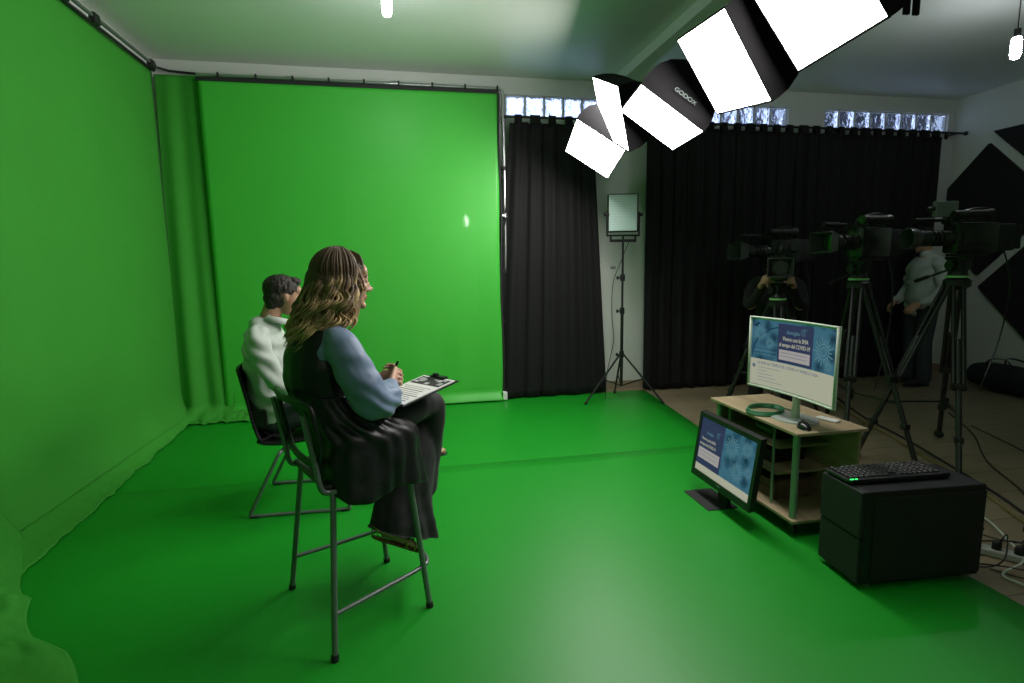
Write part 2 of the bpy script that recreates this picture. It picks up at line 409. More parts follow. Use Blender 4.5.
# ------------------------------------------------------------------ black curtains and rod
ry = 5.97
t = thing('curtain_rod', 'long black curtain rod below the glass block windows', 'curtain rod', (1.1, ry, 3.085))
b = NB(); rod(b, (0, 0, 0), (5.95, 0, 0), .014, 12); obj('pole', b, m_black, t, auto=40)
b = NB(); ell(b, (5.96, 0, 0), (.03, .028, .028)); obj('finial', b, m_black, t, smooth=True)
for x in (.02, 2.5, 4.2, 5.85):
    b = NB(); box(b, (x, .08, 0), (.02, .17, .02), bev=.003); box(b, (x, .16, 0), (.05, .012, .08), bev=.003); obj('bracket', b, m_black, t)
def curtain(x0, x1, xb0, xb1, label, folds, seed, zb=.02):
    t = thing('black_curtain', label, 'curtain', ((x0+x1)/2, ry, 0), 0, 'black curtains along the back wall')
    xc = (x0+x1)/2; rnd = random.Random(seed); ph = rnd.random()*6
    b = NB(); ztop = 3.035
    def fn(u, v):
        x = (x0+(x1-x0)*u)*(1-v)+(xb0+(xb1-xb0)*u)*v
        z = ztop*(1-v)+zb*v
        a = .028*(.55+.45*nz(u*6, seed))*(1+.5*v)
        w = u*folds*2*PI+ph+.8*math.sin(u*9+seed)+.25*math.sin(v*2.5+u*7)
        y = a*math.sin(w)+.012*math.sin(w*2.3+1)-.02*v
        return Vector((x-xc+.012*math.cos(w), y, z-.012*abs(math.sin(w*.5))*(1 if v < .02 else 0)))
    sheet(b, fn, int(folds*14), 40, thick=.003)
    obj('cloth', b, m_blackcurt, t, smooth=True)
    n = max(4, int((x1-x0)/.165)); 
    for k in range(n):
        x = x0+(k+.5)*(x1-x0)/n-xc; w = .075 if (k*7+seed) % 5 else .105
        b = NB()
        pts = [(x, .022, ztop-.03), (x, .022, 3.08), (x, .015, 3.102), (x, 0, 3.108), (x, -.015, 3.102), (x, -.022, 3.08), (x, -.022, ztop-.03)]
        fr = [Vector(p) for p in pts]
        vs = [(b.verts.new(p+Vector((-w/2, 0, 0))), b.verts.new(p+Vector((w/2, 0, 0)))) for p in fr]
        fs = [b.faces.new((a[0], a[1], c[1], c[0])) for a, c in zip(vs, vs[1:])]
        b.normal_update(); bmesh.ops.solidify(b, geom=fs, thickness=.003)
        obj('tab_top', b, m_blackcurt, t, smooth=True)
    return t
curtain(1.16, 2.10, .95, 2.27, 'black curtain panel on the left, flaring at its foot beside the green screen', 5, 3)
curtain(2.74, 4.62, 2.74, 4.64, 'wide black curtain panel in the middle, right of the light stand', 10, 11)
curtain(4.64, 6.70, 4.66, 6.66, 'black curtain panel at the right end near the foam panels', 11, 5)

# ------------------------------------------------------------------ acoustic foam
def foam(pts, label):
    y0 = sum(p[0] for p in pts)/len(pts); z0 = sum(p[1] for p in pts)/len(pts)
    b = NB(); vs = [b.verts.new((0, p[0]-y0, p[1]-z0)) for p in pts]; f = b.faces.new(vs)
    r = bmesh.ops.extrude_face_region(b, geom=[f]); bmesh.ops.translate(b, vec=(-.05, 0, 0), verts=[g for g in r['geom'] if isinstance(g, bmesh.types.BMVert)])
    bmesh.ops.bevel(b, geom=b.edges[:], offset=.01, segments=2, affect='EDGES')
    o = obj('acoustic_panel', b, m_foam); o.location = (X1-.001, y0, z0)
    tag(o, label, 'acoustic panel', 'black foam panels on the right wall')
foam([(5.64, 2.9), (6.12, 2.42), (6.12, 1.78), (5.64, 1.30), (4.84, 2.1)], 'black diamond foam panel behind the tripod camera at the right')
foam([(5.61, 3.03), (4.80, 2.24), (4.0, 3.03)], 'black foam panel high on the right wall, cut by the picture edge')
foam([(5.61, 1.16), (4.81, 1.96), (4.01, 1.16), (4.81, .36)], 'black diamond foam panel low on the right wall above the bag')

# ------------------------------------------------------------------ softboxes
SB = [((1.76, 5.008, 2.553), (-.577, -.068, -.814), (.804, -.222, -.551), .5, .7, 'lit softbox lowest and farthest left of the row'),
      ((1.725, 4.497, 2.752), (-.939, .165, -.303), (-.035, -.919, -.393), .7, .5, 'lit softbox seen narrow and upright, second from the left'),
      ((1.773, 3.693, 2.491), (-.566, .151, -.811), (.799, -.141, -.584), .5, .7, 'lit softbox with grey lettering on its black side, third from the left'),
      ((1.74, 2.881, 2.56), (-.795, .23, -.562), (.586, .048, -.809), .5, .7, 'lit softbox fourth from the left, tilted below the ceiling beam'),
      ((1.67, 2.12, 2.56), (-.792, .179, -.583), (.579, -.081, -.811), .45, .63, 'lit softbox nearest the camera, largest, cut by the top edge')]
for i, (c, n, u, w, h, lab) in enumerate(SB):
    n = Vector(n).normalized(); u = Vector(u); u = (u-n*u.dot(n)).normalized(); v = n.cross(u)
    t = thing('softbox', lab, 'softbox', c, 0, 'softboxes hung in a row below the ceiling')
    P = lambda a, bb, d: u*a+v*bb-n*d       # local, relative to centre; d = depth behind the face
    b = NB()
    def dif(p, q):
        a = (p-.5)*w*.995; cc = (q-.5)*h*.995
        return P(a, cc, -.004*math.sin(PI*p)*math.sin(PI*q)+.002)
    sheet(b, dif, 10, 8); obj('diffuser', b, m_diff, t, smooth=True)
    # side shell: bulging pyramid with rim
    b = NB(); seg = 7; rings = []
    prof = [(0, 1.0), (.0, 1.012), (.035, 1.015), (.10, .99), (.18, .90), (.26, .73), (.33, .50), (.39, .27), (.41, .22)]
    for d, s in prof:
        ring = []
        for side in range(4):
            c0 = [(-1, -1), (1, -1), (1, 1), (-1, 1)][side]; c1 = [(1, -1), (1, 1), (-1, 1), (-1, -1)][side]
            for k in range(seg):
                f_ = k/seg; a = c0[0]+(c1[0]-c0[0])*f_; bb = c0[1]+(c1[1]-c0[1])*f_
                sag = 1-.05*math.sin(PI*f_)*(1 if .05 < d < .4 else 0)
                ww = w/2*s if s > .3 else max(w, h)*.5*s*.9; hh = h/2*s if s > .3 else max(w, h)*.5*s*.9
                ring.append(b.verts.new(P(a*ww*sag, bb*hh*sag, d)))
        rings.append(ring)
    for r0, r1 in zip(rings, rings[1:]):
        for k in range(len(r0)): b.faces.new((r0[k], r0[(k+1) % len(r0)], r1[(k+1) % len(r0)], r1[k]))
    b.faces.new(rings[-1])
    obj('fabric_shell', b, m_softblack, t, auto=38)
    b = NB()
    for s1, s2 in (((-1, -1), (1, -1)), ((1, -1), (1, 1)), ((1, 1), (-1, 1)), ((-1, 1), (-1, -1))):
        rod(b, P(s1[0]*w/2, s1[1]*h/2, .004), P(s2[0]*w/2, s2[1]*h/2, .004), .006, 6)
    obj('rim', b, m_softblack, t)
    b = NB(); rod(b, P(0, 0, .405), P(0, 0, .50), .055, 16); rod(b, P(0, 0, .50), P(0, 0, .53), .04, 16); obj('lamp_head', b, m_black, t, auto=40)
    hp = P(0, 0, .47); rx_ = 2.12-c[0]; rz_ = 2.95-c[2]
    b = NB(); rod(b, hp, (rx_, hp.y, rz_), .012, 10); box(b, (rx_, hp.y, rz_), (.055, .05, .055), bev=.006); obj('rail_clamp', b, m_black, t, auto=40)
    if i == 2:
        # lettering on the side facing the camera: top long side (v pointing up/right)
        src = text_bm('GODOX', .044); s = 1 if v.y < 0 else -1
        A = P(-.02, s*h/2*.985, .06); 
        B0 = P(0, s*h/2*.99, .10); B1 = P(0, s*h/2*.90, .18)
        dv = (B1-B0).normalized(); nn = u.cross(dv).normalized()
        if nn.dot(v*s) < 0: nn = -nn
        ux = nn.cross(-dv).normalized(); ux = -ux if (dv*-1).cross(nn).dot(ux) < 0 else ux
        up = dv; xr = up.cross(nn)
        b = NB(); mid = P(.03, s*h/2*.99, .085)
        add_bm(b, src, lambda q: mid+xr*(q.x-.09)+up*(q.y)+nn*.012)
        obj('lettering', b, m_logo, t)

t = thing('lighting_rail', 'black overhead rail behind the row of softboxes that carries them', 'rail', (2.12, 1.9, 2.95))
b = NB(); rod(b, (0, 0, 0), (0, 3.2, 0), .017, 12); obj('rail_tube', b, m_black, t, auto=40)
for y in (.12, .95):
    b = NB(); rod(b, (0, y, 0), (0, y, ZC-2.96), .012, 10); rod(b, (0, y, ZC-2.975), (0, y, ZC-2.952), .05, 16); obj('drop_pole', b, m_black, t, auto=40)

# ------------------------------------------------------------------ ceiling lamps
m_bulb = mat('lit bulb', (.9, .9, .9), .4, emit=(.9, .95, 1), estr=150)
def pendant(x, y, zb, label, tilt=0, length=.16, es=None):
    t = thing('pendant_bulb', label, 'ceiling lamp', (x, y, ZC), 0, 'bare pendant bulbs on the ceiling')
    d = zb-ZC
    b = NB(); tube(b, [(0, 0, 0), (0, 0, -.02), (0, 0, -.10), (0, 0, -.11)], [.075, .07, .02, .008], 20); obj('ceiling_rose', b, m_greytube, t, auto=40)
    b = NB(); rod(b, (0, 0, -.10), (0, 0, d+.10), .004, 6); obj('cord', b, m_dark, t)
    b = NB(); rod(b, (0, 0, d+.12), (0, 0, d+.06), .022, 14); obj('socket', b, m_dark, t, auto=40)
    b = NB(); tube(b, [(0, 0, d+.06), (0, 0, d+.04), (0, 0, d-.065), (0, 0, d-.088), (0, 0, d-.096)], [.024, .033, .033, .026, .008], 18); obj('bulb', b, m_bulb, t, smooth=True)
    return t
pendant(4.62, 3.58, 3.10, 'bare lit bulb on a cord at the top right under the ceiling')
pendant(-.05, 4.05, 3.29, 'bare lit bulb hanging above the green screen at the top left')
t = thing('hanging_strap', 'pair of short black straps hanging from the ceiling beside the largest softbox', 'strap', (2.98, 2.92, ZC))
for dx in (-.03, .035):
    b = NB(); box(b, (dx, -.01*dx, -.305), (.042, .02, .61), bev=.006); obj('strap', b, m_softblack, t)

# studio lamp behind the camera (seen as a spot mirrored in the green screen)
t = thing('studio_lamp', 'small bare studio lamp on a stand behind the camera', 'lamp', (1.31, -.55, 0))
b = NB(); rod(b, (0, 0, .3), (0, 0, 2.40), .014, 10); obj('pole', b, m_black, t)
for k in range(3):
    a = R(90+k*120); b = NB(); tube(b, [(0, 0, .75), (.42*math.cos(a), .42*math.sin(a), .012)], .011, 8); obj('leg', b, m_black, t)
b = NB(); rod(b, (0, 0, 2.40), (0, 0, 2.46), .03, 12); obj('socket', b, m_black, t)
b = NB(); tube(b, [(0, 0, 2.46), (0, 0, 2.48), (0, 0, 2.66), (0, 0, 2.68)], [.03, .045, .045, .02], 16); obj('bulb', b, mat('lit studio bulb', (.9, .9, .9), .4, emit=(1, 1, .95), estr=75), t, smooth=True)

# ------------------------------------------------------------------ LED panel on a light stand
t = thing('led_panel_stand', 'black light stand with a switched-off square LED panel between the black curtains', 'studio light', (2.31, 5.60, 0))
b = NB(); rod(b, (0, 0, .16), (0, 0, 1.0), .017, 12); obj('pole', b, m_black, t, auto=40)
b = NB(); rod(b, (0, 0, .98), (0, 0, 1.72), .012, 12); obj('pole', b, m_black, t, auto=40)
for z in (.52, 1.0, 1.36):
    b = NB(); rod(b, (0, 0, z-.035), (0, 0, z+.035), .026, 12); rod(b, (0, 0, z), (-.055, -.01, z), .008, 8); ell(b, (-.06, -.01, z), (.014, .02, .02)); obj('collar', b, m_black, t, auto=40)
for a in (R(193), R(-38), R(82)):
    ca, sa = math.cos(a), math.sin(a)
    rr = .46 if a != R(82) else .30
    b = NB(); tube(b, [(.02*ca, .02*sa, .52), (rr*ca, rr*sa, .02)], .011, 8); l = obj('leg', b, m_black, t, auto=40)
    b = NB(); ell(b, (rr*ca, rr*sa, .02), (.018, .018, .014)); obj('rubber_foot', b, m_blackm, l, smooth=True)
    b = NB(); rod(b, (.015*ca, .015*sa, .17), (rr*.52*ca, rr*.52*sa, .26), .007, 6); obj('brace', b, m_black, t)
b = NB(); box(b, (.0, 0, 1.755), (.30, .03, .03), bev=.006); box(b, (.0, 0, 1.81), (.36, .02, .02), bev=.004); rod(b, (0, 0, 1.72), (0, 0, 1.81), .012, 10)
for s in (-1, 1): box(b, (s*.14, 0, 1.785), (.02, .02, .06), bev=.003)
for s in (-1, 1): box(b, (s*.180, 0, 1.93), (.012, .03, .26), bev=.003)
obj('yoke', b, m_black, t)
for s in (-1, 1):
    b = NB(); rod(b, (s*.165, 0, 2.03), (s*.215, 0, 2.03), .018, 12); obj('tilt_knob', b, m_blackm, t, auto=40)
rz = Matrix.Rotation(R(-14), 3, 'Z'); pc_ = Vector((0, .02, 2.045))
b = NB(); box(b, pc_, (.32, .09, .40), rot=rz, bev=.008); hd = obj('panel_housing', b, m_black, t)
b = NB(); box(b, pc_+rz @ Vector((-.005, -.052, 0)), (.295, .012, .375), rot=rz, bev=.003)
for k in range(14): box(b, pc_+rz @ Vector((-.005, -.059, -.17+k*.026)), (.28, .004, .005), rot=rz, mi=1)
obj('led_face', b, [mat('pale diffuser plastic', (.50, .66, .62), .35), mat('grey led strip line', (.40, .53, .50), .5)], t)
b = NB(); tube(b, spline([(.07, 0, 1.75), (-.01, .01, 1.55), (-.10, .02, 1.3), (-.11, .02, .95), (-.09, .01, .7), (-.13, 0, .5), (-.17, 0, .3), (-.18, .02, .02)], 6), .004, 6); obj('power_cord', b, m_blackm, t)
b = NB(); box(b, (-.11, 0, 1.47), (.05, .03, .03), bev=.004); obj('cord_clip', b, m_greytube, t)

# ------------------------------------------------------------------ chair of the man: cantilever sled chair
CH = thing('visitor_chair', 'black shell chair on grey sled base behind the bar stool', 'chair', (-.70, 3.635, 0), R(-2))
b = NB()
pr = spline([(.235, 0, .455), (.15, 0, .452), (0, 0, .430), (-.14, 0, .425), (-.225, 0, .455), (-.265, 0, .55), (-.30, 0, .72), (-.335, 0, .88), (-.345, 0, .915)], 6)
nP = len(pr)
def shell(u, v):
    i = min(nP-1, int(round(u*(nP-1)))); p = pr[i]; s = (v-.5)*2
    w = .235-.03*max(0, u-.55)/.45
    k = .03 if u < .5 else 0
    return Vector((p[0]+(.035*s*s if u > .5 else 0), w*s*(1-.10*max(0, (u-.93)/.07)), p[2]+.02*s*s*(1 if u < .5 else .3)))
sheet(b, shell, nP-1, 14, thick=.018); obj('seat_shell', b, m_black, CH, smooth=True)
for s in (-1, 1):
    y = s*.262
    b = NB()
    tube(b, spline([(-.06, s*.16, .415), (-.075, s*.22, .405), (-.10, y, .37), (-.25, y, .08), (-.272, y, .028), (-.25, y, .016), (.0, y, .016), (.28, y, .016), (.305, y, .03), (.30, y, .08), (.215, y, .40), (.19, s*.22, .425), (.17, s*.16, .425)], 6), .0115, 10)
    obj('sled_leg', b, m_greytube, CH, auto=50)
    for x in (-.25, .28):
        b = NB(); box(b, (x, y, .010), (.05, .028, .018), bev=.004); obj('foot_pad', b, m_blackm, CH)
b = NB(); rod(b, (-.06, -.17, .415), (-.06, .17, .415), .011, 10); rod(b, (.17, -.17, .425), (.17, .17, .425), .011, 10); obj('cross_bar', b, m_greytube, CH)

# ------------------------------------------------------------------ bar stool
TH = R(27.1); ST = (-.255, 2.377, 0)
S = thing('bar_stool', 'bar stool with grey tube legs and curved black back that the woman sits on', 'bar stool', ST, TH)
LF = {'bn': (-.234, -.301), 'fn': (.220, -.235), 'bf': (-.218, .302), 'ff': (.235, .234)}
LT = {'bn': (-.165, -.195), 'fn': (.165, -.185), 'bf': (-.165, .195), 'ff': (.165, .185)}
def legpt(k, z): f_ = z/.645; return Vector((LF[k][0]*(1-f_)+LT[k][0]*f_, LF[k][1]*(1-f_)+LT[k][1]*f_, z))
for k in LF:
    b = NB(); tube(b, [legpt(k, .012), legpt(k, .60), legpt(k, .635)+Vector((0, 0, 0)), legpt(k, .65)*.96+Vector((0, 0, .026))], .0125, 12); l = obj('leg', b, m_greytube, S, auto=50)
    b = NB(); rod(b, legpt(k, .0), legpt(k, .03), .016, 12); obj('leg_cap', b, m_blackm, l, auto=50)
b = NB()
za = .175
a0, a1, c1, c0 = legpt('bn', za), legpt('fn', za+.02), legpt('ff', za+.02), legpt('bf', za)
tube(b, spline([tuple(a0), tuple(a0.lerp(a1, .5)), tuple(a1+Vector((-.02, 0, 0))), tuple(a1+Vector((.045, .05, 0))), tuple(a1.lerp(c1, .5)+Vector((.06, 0, 0))), tuple(c1+Vector((.045, -.05, 0))), tuple(c1+Vector((-.02, 0, 0))), tuple(c0.lerp(c1, .5)), tuple(c0)], 7), .0095, 10)
obj('footrest', b, m_greytube, S, auto=50)
b = NB()
box(b, (0, 0, .655), (.40, .40, .028), bev=.012, seg=3); obj('seat', b, m_black, S, auto=40)
b = NB()
rod(b, (-.16, -.19, .63), (-.16, .19, .63), .010, 10); rod(b, (.16, -.18, .625), (.16, .18, .625), .010, 10)
rod(b, (.16, -.18, .60), (.06, -.17, .64), .009, 8); rod(b, (.16, .18, .60), (.06, .17, .64), .009, 8)
obj('seat_frame', b, m_greytube, S, auto=50)
for s in (-1, 1):
    b = NB(); tube(b, spline([(-.12, s*.205, .640), (-.19, s*.205, .642), (-.215, s*.205, .67), (-.228, s*.20, .76), (-.262, s*.20, .96)], 6), .0115, 10); obj('back_post', b, m_greytube, S, auto=50)
b = NB()
ring = [(-.218, 0, .735), (-.212, -.11, .737), (-.208, -.175, .755), (-.212, -.213, .82), (-.228, -.225, .92), (-.238, -.205, .985), (-.268, -.10, 1.0), (-.280, 0, 1.0), (-.268, .10, 1.0), (-.238, .205, .985), (-.228, .225, .92), (-.212, .213, .82), (-.208, .175, .755), (-.212, .11, .737), (-.218, 0, .735)]
tube(b, spline(ring, 6), [(.017, .011)]*(14*6+1), 10); obj('backrest_frame', b, m_black, S, smooth=True)

# ------------------------------------------------------------------ people
def head(bm, c, yaw, pitch, s=1.0, male=False):
    """adds a head to bm. c = centre, frame x forward, z up. Returns matrix"""
    Mx = Matrix.Translation(c) @ Matrix.Rotation(yaw, 4, 'Z') @ Matrix.Rotation(pitch, 4, 'Y') @ Matrix.Scale(s, 4)
    def E(p, r, rot=None):
        rr = bmesh.ops.create_uvsphere(bm, u_segments=20, v_segments=14, radius=1)
        bmesh.ops.transform(bm, matrix=Mx @ Matrix.Translation(p) @ (rot.to_4x4() if rot else Matrix.Identity(4)) @ Matrix.Diagonal((*r, 1)), verts=rr['verts'])
    E((-.012, 0, .028), (.097, .076, .088))                 # skull
    E((.030, 0, -.015), (.062, .062, .085))                 # face mass
    E((.034, 0, -.072), (.046, .047, .042))                 # jaw
    E((.071, 0, -.101), (.018, .022, .016))                 # chin
    E((.070, 0, .040), (.022, .050, .034))                  # forehead
    E((.082, 0, .019), (.012, .042, .010))                  # brow
    for y in (-1, 1):
        E((.064, y*.036, -.022), (.022, .022, .018))        # cheek
        E((.078, y*.032, .004), (.011, .015, .009))         # eyelid
        E((.0, y*.078, -.008), (.015, .006, .026), Matrix.Rotation(R(-12), 3, 'Y'))   # ear
        E((.094, y*.011, -.036), (.011, .009, .008))        # nostril
    E((.093, 0, -.012), (.010, .010, .030), Matrix.Rotation(R(-24), 3, 'Y'))          # nose bridge
    E((.106, 0, -.031), (.013, .010, .011))                 # nose tip
    E((.080, 0, -.060), (.012, .021, .007)); E((.079, 0, -.072), (.012, .018, .007)); E((.076, 0, -.066), (.012, .022, .018))  # lips
    return Mx
def eyes(Mx, parent):
    for y in (-1, 1):
        b = NB(); rr = bmesh.ops.create_uvsphere(b, u_segments=14, v_segments=10, radius=1)
        bmesh.ops.transform(b, matrix=Mx @ Matrix.Translation((.0772, y*.031, .002)) @ Matrix.Diagonal((.0118, .0118, .0095, 1)), verts=rr['verts'])
        rr = bmesh.ops.create_uvsphere(b, u_segments=10, v_segments=8, radius=1)
        bmesh.ops.transform(b, matrix=Mx @ Matrix.Translation((.0862, y*.031, .002)) @ Matrix.Diagonal((.004, .0055, .0055, 1)), verts=rr['verts'])
        for f in {f for v in rr['verts'] for f in v.link_faces}: f.material_index = 1
        obj('eye', b, [m_eye, m_iris], parent, smooth=True)
def lips(Mx, parent):
    b = NB()
    for z, rz_ in ((-.0615, .0042), (-.0705, .0050)):
        rr = bmesh.ops.create_uvsphere(b, u_segments=16, v_segments=8, radius=1)
        bmesh.ops.transform(b, matrix=Mx @ Matrix.Translation((.0865, 0, z)) @ Matrix.Diagonal((.0062, .018, rz_, 1)), verts=rr['verts'])
    obj('lips', b, m_lip, parent, smooth=True)
def hand(bm, wrist, d, pn, curl=.6, thumb=1, s=1.0, curls=None):
    """d: direction of the fingers, pn: palm normal (curl towards it), thumb: side sign"""
    w = Vector(wrist); d = Vector(d).normalized(); pn = Vector(pn); pn = (pn-d*pn.dot(d)).normalized(); sd = d.cross(pn)*thumb
    pts = [w-d*.02*s, w+d*.025*s, w+d*.06*s, w+d*.088*s]
    tube(bm, pts, [(.017*s, .024*s), (.017*s, .032*s), (.015*s, .040*s), (.012*s, .041*s)], 14, up=pn)
    ell(bm, w+d*.088*s, (.012*s, .012*s, .012*s))
    for k, (off, L, r) in enumerate(((.030, .078, .0088), (.010, .086, .009), (-.011, .080, .0087), (-.030, .064, .0078))):
        p = w+d*.085*s+sd*off*s; q = [p.copy()]; c = (curls[k] if curls else curl*(1+.12*k)); a = c*.5
        dirn = (d+sd*off*1.2)
        for j, f_ in enumerate((.45, .31, .24)):
            v = (dirn*math.cos(a)+pn*math.sin(a)).normalized(); p = p+v*L*f_*s; q.append(p.copy()); a += c*(1.0 if j == 0 else .8)
        qq = [q[0], q[0].lerp(q[1], .5), q[1], q[1].lerp(q[2], .5), q[2], q[3]]
        tube(bm, qq, [r*s*1.05, r*s, r*s, r*s*.92, r*s*.9, r*s*.75], 10)
        for z in (q[1], q[2], q[3]): ell(bm, z, (r*s*.92,)*3 if z is not q[3] else (r*s*.78,)*3, u=10, v=8)
    p = w+d*.018*s+sd*.026*s; p1 = p+(d*.6+sd*.7+pn*.35).normalized()*.038*s; p2 = p1+(d*.85+sd*.25+pn*.55).normalized()*.032*s; p3 = p2+(d*.8-sd*.1+pn*.6).normalized()*.025*s
    tube(bm, [p-sd*.01*s, p1, p2, p3], [.015*s, .0125*s, .0105*s, .0085*s], 10)
    for z, r in ((p1, .0122), (p2, .0103), (p3, .0086)): ell(bm, z, (r*s,)*3, u=10, v=8)
def shoe(name, parent, heel, toe, m, upn=(0, 0, 1), w=.042, sole=True):
    h = Vector(heel); t_ = Vector(toe); d = (t_-h); L = d.length; d.normalize(); u = Vector(upn); u = (u-d*u.dot(d)).normalized()
    b = NB(); pts = [h+d*(L*f_)+u*z for f_, z in ((0, .035), (.12, .04), (.3, .04), (.5, .032), (.7, .025), (.88, .02), (1, .015))]
    tube(b, pts, [(.03, .028), (.042, w*.8), (.045, w*.8), (.036, w*.85), (.027, w), (.022, w*.9), (.012, w*.45)], 16, up=u)
    o = obj(name, b, m, parent, smooth=True)
    if sole:
        b = NB(); pts = [h+d*(L*f_)-u*.004 for f_ in (-.02, .1, .3, .5, .7, .88, 1.02)]
        tube(b, pts, [(.006, .028), (.009, w*.85), (.009, w*.8), (.009, w*.85), (.009, w*1.06), (.009, w*.95), (.006, w*.5)], 14, up=u); obj('sole', b, m_blackm, o, smooth=True)
    return o

# ---- the woman on the bar stool
W = thing('person', 'seated woman with long wavy blond-brown hair, blue blouse and black vest', 'person', (ST[0], ST[1], 0), TH)
Hc = Vector((.004, -.004, 1.450)); hyaw, hpit = R(-9), R(3)
b = NB()
HM = head(b, Hc, hyaw, hpit, 1.0)
limb(b, [(-.035, 0, 1.41, .050), (-.055, 0, 1.33, .050), (-.080, 0, 1.26, .062)])
limb(b, [(-.095, 0, 1.25, .08, .13), (-.12, 0, 1.14, .10, .145), (-.115, 0, 1.0, .09, .125), (-.06, 0, .88, .10, .15), (-.02, 0, .79, .11, .165)], up=(1, 0, 0))
# arms
limb(b, [(-.085, -.13, 1.235, .045), (-.085, -.175, 1.20, .046), (-.035, -.225, 1.08, .042), (.000, -.235, .98, .038), (.085, -.165, .975, .033), (.150, -.095, 1.01, .024)])
limb(b, [(-.085, .13, 1.235, .045), (-.085, .175, 1.20, .046), (-.035, .215, 1.08, .042), (.000, .215, .985, .038), (.085, .13, .985, .033), (.150, .05, 1.005, .024)])
hand(b, (.156, -.090, 1.014), (.55, .75, .22), (-.45, .45, .1), .75, -1, .98)
hand(b, (.156, .045, 1.008), (.65, -.70, .0), (-.55, -.40, .35), .85, 1, .98)
# legs: thigh on the seat, near leg crossed over
limb(b, [(-.02, .09, .765, .080), (.12, .10, .770, .070), (.305, .085, .765, .050), (.33, .06, .70, .052), (.255, .02, .54, .046), (.185, -.01, .42, .034), (.120, -.028, .350, .030)])
limb(b, [(-.03, -.09, .785, .085), (.12, -.07, .838, .072), (.355, .0, .858, .050), (.405, .03, .79, .053), (.385, .10, .60, .045), (.345, .15, .47, .033)])
# feet
limb(b, [(.105, -.03, .338, .030), (.14, -.03, .308, .032, .028), (.205, -.03, .248, .024, .036), (.265, -.03, .196, .014, .038), (.290, -.03, .178, .009, .03)], up=(.5, 0, 1))
limb(b, [(.335, .16, .44, .033), (.33, .19, .39, .028), (.33, .24, .33, .02, .034), (.33, .27, .29, .012, .03)], up=(1, .3, 0))
remesh('body', b, m_skin, W, .0045, 2, .35)
eyes(HM, W); lips(HM, W)
b = NB()
for y in (-1, 1):
    tube(b, [HM @ Vector((.086, y*.016, .021)), HM @ Vector((.086, y*.034, .026)), HM @ Vector((.072, y*.052, .019))], [.002, .003, .0015], 6)
obj('eyebrows', b, m_iris, W, smooth=True)
# blouse with puffed sleeves
b = NB()
limb(b, [(-.075, 0, 1.29, .055, .06), (-.095, 0, 1.25, .088, .15), (-.125, 0, 1.13, .112, .158), (-.12, 0, 1.0, .102, .140), (-.06, 0, .88, .11, .16), (-.03, 0, .82, .11, .165)], up=(1, 0, 0))
for s in (-1, 1):
    k = 1 if s < 0 else .93
    limb(b, [(-.09, s*.12, 1.225, .060), (-.085, s*.175, 1.195, .068), (-.065, s*.205*k, 1.13, .074), (-.032, s*.230*k, 1.045, .078), (-.002, s*.232*k, .982, .074), (.040, s*.21*k, .965, .070), (.088, s*.17*k, .975, .066), (.122, s*.13*k, .99, .050), (.144, s*.105*k, 1.002, .033)])
def bl_post(co, no):
    d = .0
    arm = abs(co.y) > .13
    if arm:
        d = .0045*math.sin(co.z*55+co.x*75+6*nz(co.x*7, co.z*7))*max(0, min(1, (1.10-co.z)*7)) + .007*nz(co.x*14, co.y*14, co.z*20)
    return co+no*d
remesh('blouse', b, m_blouse, W, .007, 6, .5, bl_post)
# vest (long sleeveless tunic, its skirt falling over the seat sides)
b = NB()
limb(b, [(-.075, 0, 1.300, .058, .070), (-.098, 0, 1.262, .094, .135), (-.128, 0, 1.14, .128, .160), (-.136, 0, 1.06, .126, .160), (-.110, 0, .98, .118, .160), (-.06, 0, .89, .118, .172), (-.005, 0, .81, .125, .180)], up=(1, 0, 0))
def vest_cut(co, no):
    d = .006*nz(co.x*8, co.y*8, co.z*14)
    if co.z < 1.1: d += .008*math.sin(math.atan2(co.y, co.x+.13)*11+co.z*12)*(1.1-co.z)*2.5
    return co+no*d
remesh('vest', b, m_vest, W, .008, 6, .5, vest_cut)
b = NB()
def skirt(u, v):
    a = R(38)+R(284)*u            # open at the front
    ca, sa = math.cos(a), math.sin(a)
    side = abs(sa)
    hem = .60+.06*(1-side) + (.02 if sa > 0 else 0)+.02*math.sin(a*4)-.05*max(0, ca)*(sa < 0)
    z = 1.0+(hem-1.0)*v
    f_ = min(1, max(0, (1.0-z)/.20)); f_ = f_*f_*(3-2*f_); g = max(0, (.80-z)/.22)
    back = max(0, -ca)
    rx = .128+.060*f_+.015*g+.03*max(0, ca)*f_; ry = .166+(.075 if sa < 0 else .045)*f_+.025*g*(1 if sa < 0 else .4)
    cx_ = -.114+(.150-.055*max(0, -sa)*back)*f_
    fold = (.002+.010*v)*math.sin(a*7+1.7*math.sin(a*2)+v*1.6)+(.002+.003*v)*math.sin(a*21+3*v)+.010*f_*nz(a*3, z*9, 4.)
    tw = .006*math.exp(-((z-.86)/.05)**2)*math.sin(a*19+z*40)
    pe = 3 if ca > 0 else (4.2 if sa < 0 else 2.2)
    se = 1/((abs(ca)**pe+abs(sa)**pe)**(1/pe)); se = 1+(se-1)*f_
    return Vector((cx_+(rx*se+fold+tw)*ca, (ry*se+fold+tw)*sa, z))
sheet(b, skirt, 150, 46, thick=.004)
obj('vest_skirt', b, m_vest, W, smooth=True)
